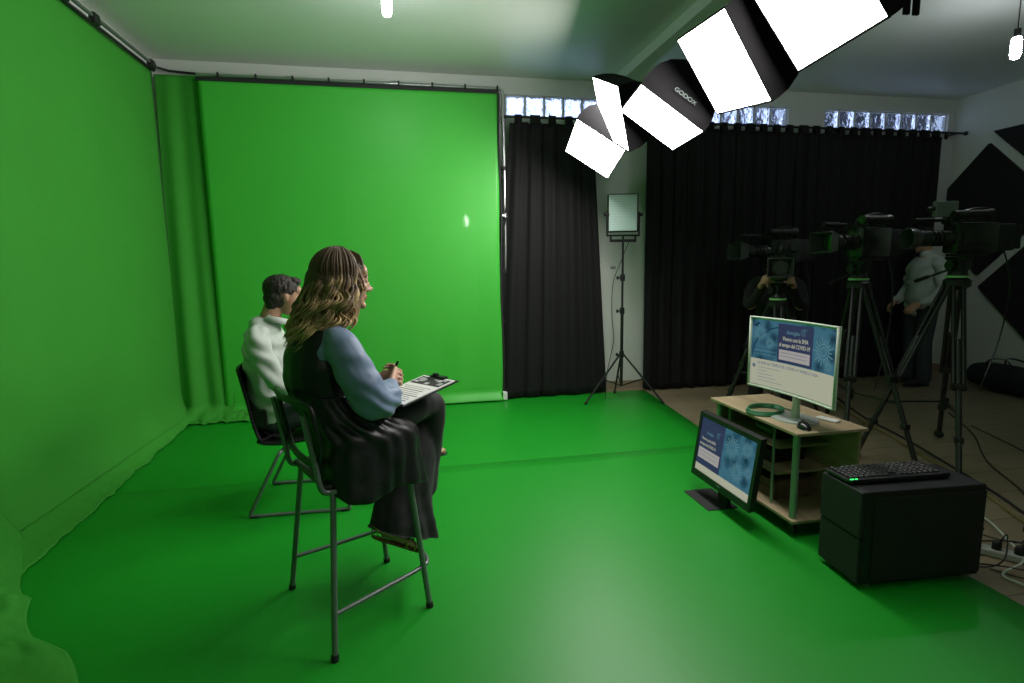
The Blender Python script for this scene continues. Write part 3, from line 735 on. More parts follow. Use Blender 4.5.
# trousers: wide legs
b = NB()
ell(b, (-.02, 0, .775), (.145, .185, .095))
limb(b, [(-.02, .09, .765, .098), (.12, .10, .77, .090), (.31, .085, .765, .078), (.345, .06, .70, .082), (.305, .03, .57, .105, .090), (.245, .01, .43, .140, .094), (.220, -.01, .32, .162, .097), (.222, -.015, .22, .172, .100), (.222, -.015, .17, .172, .100)], up=(1, 0, -.25))
limb(b, [(-.06, -.09, .785, .102), (.12, -.07, .838, .092), (.365, .0, .862, .067), (.412, .02, .81, .062), (.400, .06, .66, .075), (.385, .10, .50, .085), (.375, .115, .42, .092)], up=(1, 0, 0))
def tr_post(co, no):
    d = .005*nz(co.x*9, co.y*9, co.z*5)+.004*nz(co.x*20, co.y*20, co.z*20)
    if co.z < .6: d += .010*math.sin(math.atan2(co.y-.01, co.x-.25)*8+co.z*4)*(.6-co.z)*2.2
    q = co+no*d; hz_ = .345-.42*(q.x-.068)
    if q.z < hz_: q.z = hz_+(q.z-hz_)*.02
    return q
remesh('trousers', b, m_trouser, W, .008, 6, .5, tr_post)
# sandals
h_, t_ = Vector((.066, -.03, .302)), Vector((.302, -.03, .150))
dd = (t_-h_).normalized(); uu = Vector((.45, 0, .89))
b = NB(); tube(b, [h_+dd*x for x in (-.01, .02, .08, .15, .22, .268)], [(.006, .022), (.008, .034), (.008, .032), (.008, .040), (.008, .042), (.006, .022)], 14, up=uu); sn = obj('sandal', b, m_brownleather, W, smooth=True)
b = NB(); 
for k in range(26):
    a = k/26*2*PI; p = h_+dd*(.128+.132*math.cos(a))+Vector((0, .036*math.sin(a), 0))+uu*.004
    ell(b, p, (.0035,)*3, u=8, v=6)
obj('studs', b, m_gold, sn, smooth=True)
b = NB()
for f_, hh in ((.20, .042), (.15, .058)):
    c_ = h_+dd*f_; b = NB()
    tube(b, [c_+Vector((0, -.042, 0)), c_+Vector((0, -.034, 0))+uu*hh*.7, c_+uu*hh, c_+Vector((0, .034, 0))+uu*hh*.7, c_+Vector((0, .042, 0))], [(.002, .006)]*5, 8); obj('strap', b, m_gold, sn, smooth=True)
b = NB()
tube(b, [h_+Vector((0, -.03, 0)), h_+uu*.05+Vector((-.02, -.03, 0)), h_+uu*.06+Vector((-.035, 0, 0)), h_+uu*.05+Vector((-.02, .03, 0)), h_+Vector((0, .03, 0))], [(.002, .006)]*5, 8)
obj('ankle_strap', b, m_gold, sn, smooth=True)
# hair: underlying volume plus waving locks
hm = hair_mat('balayage hair', (.075, .042, .022), (.60, .42, .20), 1.14, 1.54)
HP = bpy.data.objects.new('hair_tmp', None)
b = NB()
ell(b, Hc+Vector((-.030, 0, .040)), (.108, .092, .092)); ell(b, Hc+Vector((-.055, 0, -.02)), (.10, .098, .10))
limb(b, [(-.07, 0, 1.46, .085, .092), (-.105, 0, 1.36, .070, .104), (-.140, 0, 1.28, .055, .105), (-.165, 0, 1.22, .032, .085)], up=(1, 0, 0))
for s in (-1, 1):
    limb(b, [(.010, s*.066, 1.46, .032, .018), (.010, s*.074, 1.40, .036, .020), (-.02, s*.088, 1.34, .05, .028), (-.05, s*.10, 1.29, .045, .03)], up=(1, 0, 0))
hair = remesh('hair', b, hm, W, .008, 5, .5)
b = NB(); rnd = random.Random(5)
def lock(phi, lay, zend, r0):
    out = []; ca, sa = math.cos(phi), math.sin(phi)
    gk = round(phi*7.5+rnd.gauss(0, .25)); gr = random.Random(gk*13+2); ph = gr.random()*6.3+rnd.gauss(0, .30); amp = .009+.008*gr.random(); wl = 58+22*gr.random()
    a_ = .103+lay; b_ = .084+lay; c_ = .086+lay
    cen = Hc+Vector((-.022, 0, .040))
    th0 = R(3+20*rnd.random()); drift = rnd.gauss(0, .07)
    for k in range(11):
        th = th0+(R(97)-th0)*k/10; p2 = phi+drift*(k/10-.5)*.6
        out.append(cen+Vector((a_*math.sin(th)*math.cos(p2), b_*math.sin(th)*math.sin(p2), c_*math.cos(th))))
    p = out[-1].copy(); back = max(0, -ca); n = 26; jj = gr.gauss(0, .012)+rnd.gauss(0, .005)
    for k in range(1, n+1):
        f_ = k/n; z = p.z+(zend-p.z)*f_
        ex = -(.100+.8*lay)*back*f_**.9-.050*(1-back)*f_; ey = sa*(.030*math.sin(PI*f_*.8))+jj*f_
        w_ = min(1, f_*1.8)*(1+.5*f_)
        q = Vector((p.x+ex, p.y+ey, z)); tang = Vector((-sa, ca, 0)); nor = Vector((ca, sa, 0))
        q += tang*amp*w_*math.sin(z*wl+ph)+nor*amp*.75*w_*math.sin(z*wl+ph+1.3)
        out.append(q)
    m_ = len(out); rad = []
    for i in range(m_):
        f_ = i/(m_-1); r = r0*(.75+.35*math.sin(PI*f_))*(1 if f_ < .75 else max(.12, (1-f_)/.25))
        rad.append((r*.55, r*1.35))
    tube(b, out, rad, 5)
for k in range(560):
    phi = R(70)+R(220)*((k*.61803) % 1)
    back = max(0, -math.cos(phi))
    zend = 1.175+.06*rnd.random()+.08*(1-back)*rnd.random()+.04*(1-back)
    lock(phi, .002+.016*rnd.random(), zend, .0034+.0028*rnd.random())
for s in (-1, 1):
    for k in range(22):   # face framing locks
        kk = k*.42
        x0 = .052-.008*kk; z1 = 1.27+.012*kk+.05*rnd.random(); ph = rnd.random()*1.5; wl = 62+12*rnd.random(); am = .006+.004*rnd.random()
        pts = [Hc+Vector((.02-.006*kk, s*.010, .125)), Hc+Vector((.052-.008*kk, s*.040, .108)), Hc+Vector((x0+.004, s*(.064+.002*kk), .062))]
        for j in range(16):
            z = Hc.z+.03-(Hc.z+.03-z1)*j/15
            pts.append(Vector((Hc.x+x0-.004-.045*(j/15)**1.4+am*math.sin(z*wl+ph), Hc.y+s*(.077+.0015*kk)+am*math.cos(z*wl+ph), z)))
        m2 = (len(pts)-1)*2+1
        tube(b, spline([tuple(p) for p in pts], 2), [(.0028*min(1, (m2-i)/8), .0065*min(1, (m2-i)/8)) for i in range(m2)], 5)
obj('hair_locks', b, hm, W, smooth=True)

# pen (held) and clipboard (on her thigh)
P_ = thing('pen', 'black pen held upright in the hand of the seated woman', 'pen', (ST[0], ST[1], 0), TH)
b = NB(); tube(b, [(.191, -.015, 1.022), (.208, -.035, 1.077), (.212, -.040, 1.090)], [.0055, .0062, .004], 10); obj('barrel', b, m_blackgloss, P_, smooth=True)
b = NB(); tube(b, [(.2085, -.0405, 1.087), (.2025, -.036, 1.057)], .0018, 6); obj('clip', b, m_dark, P_)
CB = thing('clipboard', 'clipboard with printed sheets resting on the lap of the seated woman', 'clipboard', (ST[0], ST[1], 0), TH)
cm = Matrix.Translation((.275, -.070, .955)) @ Matrix.Rotation(R(12), 4, 'Z') @ Matrix.Rotation(R(-9.5), 4, 'Y')
def cb(bm, c, s, bev=0, mi=0):
    r = bmesh.ops.create_cube(bm, size=1); bmesh.ops.transform(bm, matrix=cm @ Matrix.Translation(c) @ Matrix.Diagonal((*s, 1)), verts=r['verts'])
    for f in {f for v in r['verts'] for f in v.link_faces}: f.material_index = mi
b = NB(); cb(b, (0, 0, 0), (.325, .235, .005)); obj('board', b, m_blackm, CB)
b = NB(); cb(b, (-.003, 0, .0045), (.305, .215, .004))
rn = random.Random(3)
for k in range(9): cb(b, (-.125+.018*k, -.01+.02*rn.random(), .0068), (.004, .13+.05*rn.random(), .0006), mi=1 if k % 3 else 2)
cb(b, (.095, .0, .0068), (.085, .195, .0008), mi=2)
for k in range(14): cb(b, (.060+.075*rn.random(), -.08+.16*rn.random(), .0075), (.008+.02*rn.random(), .01+.03*rn.random(), .0006), mi=rn.choice((1, 3)))
obj('printed_sheets', b, [m_paper, m_inkgrey, m_ink, mat('light grey print', (.5, .5, .5), .8)], CB)
b = NB(); cb(b, (.148, 0, .012), (.022, .10, .008)); cb(b, (.150, .02, .020), (.012, .03, .012)); obj('clip', b, m_dark, CB)

# ---- the man on the black chair
Mn = thing('person', 'seated man with short dark hair and white shirt, partly behind the woman', 'person', (-.70, 3.635, 0), R(-2))
Hm_ = Vector((-.055, .01, 1.335))
b = NB(); HM2 = head(b, Hm_, R(22), R(8), 1.06)
limb(b, [(-.115, .01, 1.29, .058), (-.14, .0, 1.22, .060), (-.165, 0, 1.15, .075)])
limb(b, [(-.165, 0, 1.12, .075, .13), (-.18, 0, 1.0, .095, .15), (-.175, 0, .80, .09, .145), (-.15, 0, .62, .10, .155), (-.12, 0, .54, .11, .17)], up=(1, 0, 0))
limb(b, [(-.18, -.155, 1.10, .055), (-.17, -.205, 1.05, .053), (-.10, -.235, .90, .045), (-.01, -.225, .775, .040), (.10, -.15, .722, .030), (.18, -.07, .70, .026)])
limb(b, [(-.18, .155, 1.10, .055), (-.17, .205, 1.05, .053), (-.10, .235, .90, .045), (-.01, .225, .775, .040), (.10, .15, .722, .030), (.18, .08, .70, .026)])
hand(b, (.185, -.065, .700), (.7, .55, -.15), (-.2, .2, -.9), .35, -1, 1.08)
hand(b, (.185, .075, .700), (.8, -.35, -.15), (-.1, -.2, -.9), .35, 1, 1.08)
limb(b, [(-.12, .09, .55, .09), (.10, .10, .55, .08), (.35, .09, .545, .058), (.41, .085, .49, .056), (.43, .08, .30, .05), (.42, .08, .10, .036)])
limb(b, [(-.12, -.09, .56, .09), (.10, -.07, .62, .08), (.38, .03, .63, .058), (.44, .05, .59, .055), (.55, .03, .44, .05), (.66, 0, .31, .036)])
remesh('body', b, m_skin2, Mn, .006, 2, .35)
eyes(HM2, Mn); lips(HM2, Mn)
b = NB()
def hE(p, r):
    rr = bmesh.ops.create_uvsphere(b, u_segments=20, v_segments=14, radius=1); bmesh.ops.transform(b, matrix=HM2 @ Matrix.Translation(p) @ Matrix.Diagonal((*r, 1)), verts=rr['verts'])
hE((-.022, 0, .045), (.104, .083, .083)); hE((-.050, 0, -.010), (.066, .074, .070)); hE((.045, 0, .095), (.042, .055, .024)); hE((-.068, 0, -.055), (.032, .055, .035))
remesh('hair', b, mat('short dark hair', (.018, .012, .009), .6, bump=.8, bscale=70), Mn, .006, 3, .5, lambda co, no: co+no*(.006*nz(co.x*55, co.y*55, co.z*40)+.003*nz(co.x*120, co.y*120, co.z*60)))
b = NB()
limb(b, [(-.150, 0, 1.195, .068, .072), (-.175, 0, 1.14, .098, .145), (-.190, 0, 1.02, .125, .180), (-.190, 0, .85, .125, .180), (-.168, 0, .68, .130, .182), (-.145, 0, .56, .14, .20)], up=(1, 0, 0))
for s in (-1, 1):
    limb(b, [(-.18, s*.14, 1.11, .068), (-.17, s*.205, 1.05, .068), (-.10, s*.242, .90, .064), (-.01, s*.228, .775, .062), (.09, s*.158, .725, .054), (.145, s*.105, .708, .044)])
def sh_post(co, no):
    return co+no*(.012*math.sin(co.z*52+co.x*40+5*nz(co.x*5, co.y*5, co.z*5))*(.4+.6*abs(nz(co.x*4, co.y*4, co.z*4+3)))+.008*nz(co.x*11, co.y*11, co.z*15))
remesh('shirt', b, m_shirt, Mn, .008, 6, .5, sh_post)
b = NB(); tube(b, [HM2 @ Vector((-.03, 0, -.125)), HM2 @ Vector((-.035, 0, -.16))], [(.070, .066), (.088, .088)], 20, up=(1, 0, 0)); obj('collar', b, m_shirt, Mn, smooth=True)
b = NB()
ell(b, (-.13, 0, .555), (.125, .19, .10))
limb(b, [(-.12, .09, .56, .10), (.10, .10, .555, .092), (.35, .09, .545, .072), (.425, .085, .49, .068), (.44, .08, .30, .07), (.43, .08, .12, .07)])
limb(b, [(-.12, -.09, .57, .10), (.10, -.07, .625, .09), (.38, .03, .632, .07), (.455, .045, .59, .066), (.56, .03, .44, .062), (.65, 0, .335, .058)])
remesh('trousers', b, m_jeans, Mn, .008, 5, .5)
shoe('shoe', Mn, (.63, -.005, .24), (.915, -.135, .29), m_shoe, (-.3, 0, 1))
shoe('shoe', Mn, (.37, .08, .022), (.65, .08, .022), m_shoe)
b = NB(); box(b, (-.20, -.19, .60), (.09, .035, .12), bev=.012); box(b, (-.20, -.21, .60), (.05, .012, .07), bev=.004); tg = obj('belt_pack', b, m_black, Mn)
b = NB(); tube(b, [(.115, -.20, .70), (.17, -.09, .685)], .001, 4); b.free()

# ---- man standing by the right wall
G = thing('person', 'standing man in a light grey shirt and dark trousers, head hidden by the camera', 'person', (6.04, 5.44, 0), R(168)); G.scale = (1.07,)*3
b = NB(); HM3 = head(b, Vector((.05, 0, 1.62)), 0, R(12), 1.05)
limb(b, [(.01, 0, 1.56, .056), (-.01, 0, 1.49, .058), (-.02, 0, 1.42, .07)])
limb(b, [(-.02, 0, 1.40, .09, .16), (-.02, 0, 1.25, .115, .17), (0, 0, 1.08, .10, .145), (0, 0, .94, .11, .165)], up=(1, 0, 0))
for s in (-1, 1):
    limb(b, [(-.02, s*.16, 1.38, .052), (-.02, s*.21, 1.32, .050), (-.01, s*.25, 1.10, .042), (.05, s*.25, .99, .038), (.17, s*.20, .93, .028)])
    hand(b, (.175, s*.198, .925), (.8, -s*.2, -.5), (-.3, -s*.6, -.5), .6, -s, 1.05)
    limb(b, [(0, s*.09, .92, .09), (.01, s*.095, .72, .08), (.015, s*.10, .50, .058), (.0, s*.10, .38, .055), (-.01, s*.10, .10, .036)])
remesh('body', b, m_skin2, G, .007, 2, .35); eyes(HM3, G)
b = NB()
limb(b, [(-.01, 0, 1.46, .07, .075), (-.02, 0, 1.41, .11, .155), (-.02, 0, 1.25, .14, .19), (0, 0, 1.08, .135, .18), (0, 0, .93, .14, .19), (0, 0, .88, .14, .19)], up=(1, 0, 0))
for s in (-1, 1):
    limb(b, [(-.02, s*.15, 1.38, .066), (-.02, s*.21, 1.32, .066), (-.01, s*.26, 1.10, .060), (.05, s*.255, .99, .056), (.14, s*.215, .945, .042)])
remesh('shirt', b, m_greyshirt, G, .009, 6, .5, sh_post)
b = NB(); ell(b, (0, 0, .89), (.125, .175, .10))
for s in (-1, 1):
    limb(b, [(0, s*.09, .90, .105), (.01, s*.095, .72, .095), (.015, s*.10, .50, .078), (.0, s*.10, .30, .075), (-.01, s*.10, .09, .078)])
remesh('trousers', b, m_jeans, G, .009, 5, .5)
for s in (-1, 1): shoe('shoe', G, (-.07, s*.10, .022), (.21, s*.12, .022), m_blackm)
b = NB(); rr = bmesh.ops.create_uvsphere(b, u_segments=18, v_segments=12, radius=1); bmesh.ops.transform(b, matrix=HM3 @ Matrix.Translation((-.022, 0, .045)) @ Matrix.Diagonal((.104, .083, .083, 1)), verts=rr['verts']); obj('hair', b, MATS['short dark hair'], G, smooth=True)

# ------------------------------------------------------------------ tripods and cameras
m_greenband = mat('pale green ring', (.35, .75, .30), .4)  # even pale green for the ring below the fluid head
m_lensglass = mat('coated lens glass', (.01, .03, .015), .05, coat=1)
m_spreader = mat('dark anodised metal', (.05, .05, .05), .3, metal=.7)
def tripod(loc, rz, label, hz=1.36, spread=.62, mid=.42, angs=(0, 120, 240), bands=True):
    t = thing('camera_tripod', label, 'tripod', loc, rz, 'camera tripods on the brown floor')
    top = hz-.16
    for k, a in enumerate(angs):
        a = R(a); ca, sa = math.cos(a), math.sin(a)
        tp = Vector((.06*ca, .06*sa, top)); ft = Vector((spread*ca, spread*sa, .03)); d = ft-tp
        tn = Vector((-sa, ca, 0))
        b = NB()
        for s in (-1, 1): rod(b, tp+tn*.028*s, tp+d*.55+tn*.028*s, .0155, 8)
        box(b, tp+d*.54, (.05, .085, .05), rot=Matrix.Rotation(a, 3, 'Z'), bev=.008)
        l = obj('leg', b, m_black, t, auto=40)
        b = NB(); rod(b, tp+d*.30, ft-d*.02, .0185, 10); box(b, tp+d*.80, (.045, .055, .045), rot=Matrix.Rotation(a, 3, 'Z'), bev=.008); obj('lower_stage', b, m_spreader, l, auto=40)
        b = NB(); ell(b, ft, (.04, .028, .03)); obj('rubber_foot', b, m_blackm, l, smooth=True)
        p = tp+d*(1-mid/top)
        b = NB(); box(b, (p*.5+Vector((0, 0, (mid-.03)*.5))), ((Vector((p.x, p.y, 0)).length), .022, .012), rot=Matrix.Rotation(a, 3, 'Z'), bev=.003); obj('spreader_arm', b, m_spreader, t)
    b = NB(); rod(b, (0, 0, mid-.06), (0, 0, mid+.02), .022, 12); obj('spreader_hub', b, m_black, t, auto=40)
    b = NB(); tube(b, [(0, 0, top-.05), (0, 0, top-.02), (0, 0, top+.02), (0, 0, top+.04)], [.05, .085, .085, .06], 20); obj('bowl', b, m_black, t, auto=40)
    b = NB(); rod(b, (0, 0, top+.04), (0, 0, top+.055), .072, 24); obj('level_ring', b, m_greenband if bands else m_spreader, t, auto=40)
    b = NB(); tube(b, [(0, 0, top+.055), (0, 0, top+.09), (0, 0, top+.10)], [.062, .058, .05], 20); box(b, (0, 0, top+.135), (.11, .10, .08), bev=.012); rod(b, (0, -.085, top+.13), (0, .085, top+.13), .036, 16)
    box(b, (0, 0, hz+.02), (.16, .07, .024), bev=.004); obj('fluid_head', b, m_black, t, auto=40)
    b = NB(); tube(b, [(-.02, .075, top+.13), (-.14, .10, top+.10), (-.46, .14, top+.0)], [.008, .009, .009], 8); h = obj('pan_handle', b, m_spreader, t, auto=40)
    b = NB(); tube(b, [(-.34, .124, top+.038), (-.46, .14, top+.0)], .015, 10); obj('grip', b, m_blackm, h, auto=40)
    return t
m_camshell = mat('camera shell plastic', (.016, .017, .016), .27, spec=.6, bump=.03, bscale=200)
def camera(loc, rz, label, hood='square', tilt=0.):
    """origin at the plate; lens towards +x"""
    t = thing('broadcast_camera', label, 'video camera', loc, rz, 'broadcast cameras on tripods')
    t.rotation_euler = (0, tilt, rz); t.scale = (1.12,)*3
    b = NB(); box(b, (-.05, 0, .008), (.24, .06, .018), bev=.003); obj('quick_release_plate', b, m_spreader, t)
    b = NB(); box(b, (-.06, 0, .115), (.27, .12, .19), bev=.012); box(b, (-.07, -.064, .11), (.20, .01, .12), bev=.004); box(b, (-.06, .064, .12), (.20, .01, .10), bev=.004)
    box(b, (-.02, -.06, .195), (.14, .02, .02), bev=.004); obj('camera_body', b, m_camshell, t, auto=40)
    b = NB(); box(b, (-.255, 0, .115), (.12, .10, .17), bev=.012); box(b, (-.33, 0, .115), (.05, .09, .15), bev=.008); obj('battery_pack', b, m_blackm, t, auto=40)
    b = NB(); tube(b, [(.07, 0, .115), (.10, 0, .115), (.11, 0, .115), (.20, 0, .115), (.21, 0, .115), (.29, 0, .115)], [.05, .05, .044, .044, .050, .052], 24)
    for x in (.13, .16, .185, .23, .26): tube(b, [(x, 0, .115), (x+.012, 0, .115)], [.051, .051], 24)
    box(b, (.15, -.062, .11), (.13, .04, .085), bev=.012)
    L = obj('lens', b, m_camshell, t, auto=40)
    b = NB(); rod(b, (.275, 0, .115), (.293, 0, .115), .046, 24); obj('front_glass', b, m_lensglass, L, auto=40)
    b = NB()
    if hood == 'square':
        r0 = [(.285, s1*.055, .115+s2*.05) for s1, s2 in ((-1, -1), (1, -1), (1, 1), (-1, 1))]; r1 = [(.375, s1*.082, .115+s2*.066) for s1, s2 in ((-1, -1), (1, -1), (1, 1), (-1, 1))]
        A_ = [b.verts.new(p) for p in r0]; B_ = [b.verts.new(p) for p in r1]; fs = [b.faces.new((A_[k], A_[(k+1) % 4], B_[(k+1) % 4], B_[k])) for k in range(4)]
        b.normal_update(); bmesh.ops.solidify(b, geom=fs, thickness=.005)
    else:
        rg = []
        for x, r in ((.285, .054), (.30, .062), (.35, .068), (.355, .068)): rg.append([b.verts.new((x, r*math.cos(2*PI*k/28), .115+r*math.sin(2*PI*k/28))) for k in range(28)])
        fs = [b.faces.new((p[k], p[(k+1) % 28], q[(k+1) % 28], q[k])) for p, q in zip(rg, rg[1:]) for k in range(28)]
        b.normal_update(); bmesh.ops.solidify(b, geom=fs, thickness=.005)
    obj('lens_hood', b, mat('grey lens hood plastic', (.055, .06, .057), .35), L, auto=40)  # hood in one even grey, lighter than the camera shell
    b = NB(); tube(b, spline([(.07, 0, .205), (.075, 0, .235), (.04, 0, .268), (-.05, 0, .296), (-.14, 0, .300), (-.185, 0, .270), (-.19, 0, .205)], 5), [(.007, .012)]*31, 10); obj('top_handle', b, m_camshell, t, smooth=True)
    b = NB(); tube(b, [(.05, .09, .255), (.14, .09, .255)], [.026, .026], 16); tube(b, [(-.06, .09, .255), (.05, .09, .255)], [(.030, .034), (.026, .028)], 12); tube(b, [(-.10, .09, .255), (-.06, .09, .255)], [.036, .03], 14); box(b, (.04, .06, .235), (.03, .09, .02), bev=.004)
    obj('viewfinder', b, m_camshell, t, auto=40)
    b = NB(); rod(b, (.05, -.085, .235), (.24, -.085, .235), .011, 12); rod(b, (.12, -.085, .235), (.25, -.085, .235), .016, 12); box(b, (.06, -.065, .225), (.02, .05, .03), bev=.004); obj('microphone', b, m_blackm, t, auto=40)
    b = NB(); tube(b, spline([(-.10, -.075, .17), (-.22, -.082, .15), (-.34, -.075, .06), (-.40, -.05, -.20), (-.34, -.02, -.55), (-.22, 0, -.9)], 6), .005, 6); obj('cable', b, m_spreader, t)
    return t
# right camera
tripod((3.95, 3.30, 0), R(-90), 'black tripod at the right carrying the camera with round lens', 1.49, .62, .45, (255, 320, 132))
camera((3.95, 3.30, 1.525), R(170), 'broadcast camera at the right with round lens hood and small grey monitor on top', 'round')
t = thing('field_monitor', 'small grey field monitor mounted above the right broadcast camera', 'monitor', (3.79, 3.30, 1.802), R(172))
b = NB(); box(b, (0, 0, .055), (.17, .035, .11), bev=.008); obj('housing', b, mat('grey monitor shell', (.16, .19, .18), .4), t)
b = NB(); box(b, (-.02, -.02, .055), (.12, .006, .08), bev=.002); obj('screen', b, m_blackgloss, t)
b = NB(); rod(b, (0, 0, -.018), (0, 0, .01), .012, 10); obj('mount_arm', b, m_black, t)
b = NB(); rod(b, (.085, 0, .06), (.13, 0, .05), .018, 12); obj('sun_hood_tube', b, m_black, t)
# middle camera
tripod((3.52, 3.73, 0), R(-90), 'black tripod in the middle carrying the largest-looking camera', 1.47, .58, .45, (155, 315, 5))
camera((3.53, 3.73, 1.505), R(190), 'broadcast camera in the middle with square lens hood and top handle', 'square').scale = (1.2,)*3
# left pair
tripod((3.92, 5.28, 0), R(-90), 'black tripod farthest back behind the operator', 1.44, .56, .45, (40, 160, 280), False)
camera((3.90, 5.26, 1.465), R(184), 'broadcast camera farthest left with square hood seen from the side', 'square').scale = (1.36,)*3
tripod((3.33, 4.42, 0), R(-90), 'green-tinted tripod behind the white monitor', 1.28, .50, .45, (90, 210, 330))
camera((3.33, 4.42, 1.315), R(234), 'broadcast camera behind the white monitor with its square hood facing forward', 'square').scale = (1.22,)*3

# ---- operator in dark clothes behind the left cameras
O = thing('person', 'camera operator in black gripping the camera behind the white monitor', 'person', (3.64, 4.88, 0), R(235))
b = NB(); HM4 = head(b, Vector((.17, 0, 1.44)), 0, R(25), 1.04)
limb(b, [(.12, 0, 1.39, .056), (.07, 0, 1.35, .058), (.01, 0, 1.30, .07)])
limb(b, [(-.02, 0, 1.32, .09, .16), (-.03, 0, 1.20, .115, .17), (-.03, 0, 1.03, .10, .145), (-.03, 0, .90, .11, .165)], up=(1, 0, 0))
for s in (-1, 1):
    limb(b, [(-.02, s*.16, 1.30, .052), (-.01, s*.21, 1.25, .050), (.12, s*.23, 1.08, .042), (.25, s*.18, 1.13, .038), (.50, s*.13, 1.30, .028)])
    hand(b, (.50, s*.13, 1.30), (.8, -s*.05, .35), (0, -s*.9, -.1), .8, -s, 1.1)
    limb(b, [(-.03, s*.09, .88, .09), (.0, s*.11, .68, .08), (.02, s*.13, .47, .058), (.0, s*.13, .36, .055), (-.02, s*.14, .10, .036)])
remesh('body', b, m_skin2, O, .007, 2, .35); eyes(HM4, O)
m_blackshirt = mat('black jumper', (.012, .012, .013), .9, bump=.2, bscale=12)
b = NB()
limb(b, [(.03, 0, 1.33, .07, .075), (-.01, 0, 1.30, .11, .155), (-.03, 0, 1.20, .135, .185), (-.03, 0, 1.03, .13, .175), (-.03, 0, .88, .135, .185)], up=(1, 0, 0))
for s in (-1, 1): limb(b, [(-.02, s*.15, 1.30, .066), (-.01, s*.21, 1.25, .065), (.12, s*.235, 1.10, .058), (.25, s*.185, 1.14, .052), (.46, s*.13, 1.28, .040)])
remesh('jumper', b, m_blackshirt, O, .009, 5, .5)
b = NB(); ell(b, (-.03, 0, .85), (.12, .17, .10))
for s in (-1, 1): limb(b, [(-.03, s*.09, .86, .10), (.0, s*.11, .68, .092), (.02, s*.13, .47, .075), (.0, s*.13, .30, .072), (-.02, s*.14, .09, .074)])
remesh('trousers', b, m_blackshirt, O, .009, 5, .5)
for s in (-1, 1): shoe('shoe', O, (-.08, s*.14, .022), (.20, s*.17, .022), m_blackm)
b = NB(); rr = bmesh.ops.create_uvsphere(b, u_segments=18, v_segments=12, radius=1); bmesh.ops.transform(b, matrix=HM4 @ Matrix.Translation((-.022, 0, .045)) @ Matrix.Diagonal((.104, .083, .083, 1)), verts=rr['verts']); obj('hair', b, MATS['short dark hair'], O, smooth=True)

# ------------------------------------------------------------------ TV cart
CT = thing('tv_cart', 'pale wooden rolling cart with shelves carrying the white monitor', 'cart', (2.215, 2.86, 0), 0)
hw, hl, ztop = .21, .41, .60
b = NB(); box(b, (0, 0, ztop-.009), (hw*2+.02, hl*2+.02, .018), bev=.003); obj('tabletop', b, m_wood, CT)
b = NB(); box(b, (0, 0, .095), (hw*2, hl*2, .018), bev=.003); obj('bottom_shelf', b, m_wood, CT)
b = NB(); box(b, (.02, .10, .445), (.36, .60, .016), bev=.003); obj('shelf', b, m_wood, CT)
b = NB(); box(b, (.02, .10, .29), (.36, .60, .016), bev=.003); obj('shelf', b, m_wood, CT)
b = NB(); box(b, (.19, 0, .345), (.014, hl*2-.02, .48), bev=.002); obj('back_panel', b, m_wood, CT)
m_cartpole = mat('grey green painted pole', (.25, .36, .26), .35, metal=.3)
for x, y, r in ((-.175, -.365, .019), (-.175, .365, .019), (-.165, -.17, .008), (-.165, .27, .008)):
    b = NB(); rod(b, (x, y, .10), (x, y, ztop-.015), r, 14); obj('pole', b, m_cartpole, CT, auto=40)
b = NB(); box(b, (.0, .38, .345), (.38, .014, .48), bev=.002); obj('side_panel', b, m_wood, CT)
for x, y in ((-.16, -.35), (.16, -.35), (-.16, .35), (.16, .35)):
    b = NB(); box(b, (x, y, .075), (.04, .04, .02), bev=.003); tube(b, [(x-.012, y, .036), (x+.012, y, .036)], .028, 14); obj('caster', b, m_black, CT, auto=40)
# items on the shelves
def simple(name, bm, m, label, cat, loc, rz=0, group=None, **k):
    o = obj(name, bm, m, None, **k); o.location = loc; o.rotation_euler = (0, 0, rz); return tag(o, label, cat, group)
b = NB(); box(b, (0, 0, .055), (.26, .42, .11), bev=.004); box(b, (-.131, 0, .06), (.004, .36, .004), mi=1)
simple('wooden_box', b, [m_wooddark, m_blackm], 'brown wooden box on the bottom shelf of the cart', 'box', (2.22, 2.93, .105))
b = NB(); box(b, (0, 0, .04), (.24, .30, .08), bev=.008); box(b, (-.122, .02, .04), (.004, .20, .03), mi=1)
simple('video_recorder', b, [m_black, m_greytube], 'black electronic box on the lower middle shelf of the cart', 'electronic device', (2.23, 2.95, .299), R(4))
b = NB(); box(b, (0, 0, .03), (.20, .26, .055), bev=.008); box(b, (-.102, 0, .03), (.004, .18, .02), mi=1)
simple('media_player', b, [m_black, m_greytube], 'flat black device on the upper shelf of the cart', 'electronic device', (2.24, 2.90, .454), R(-5))
b = NB(); tube(b, spline([(0, 0, .0), (-.03, .05, -.10), (-.02, .02, -.2), (-.015, 0, -.33), (-.05, -.03, -.345)], 6), .004, 6)
simple('cable', b, m_greytube, 'thin grey cable hanging in front of the cart shelves', 'cable', (2.02, 2.83, .455))

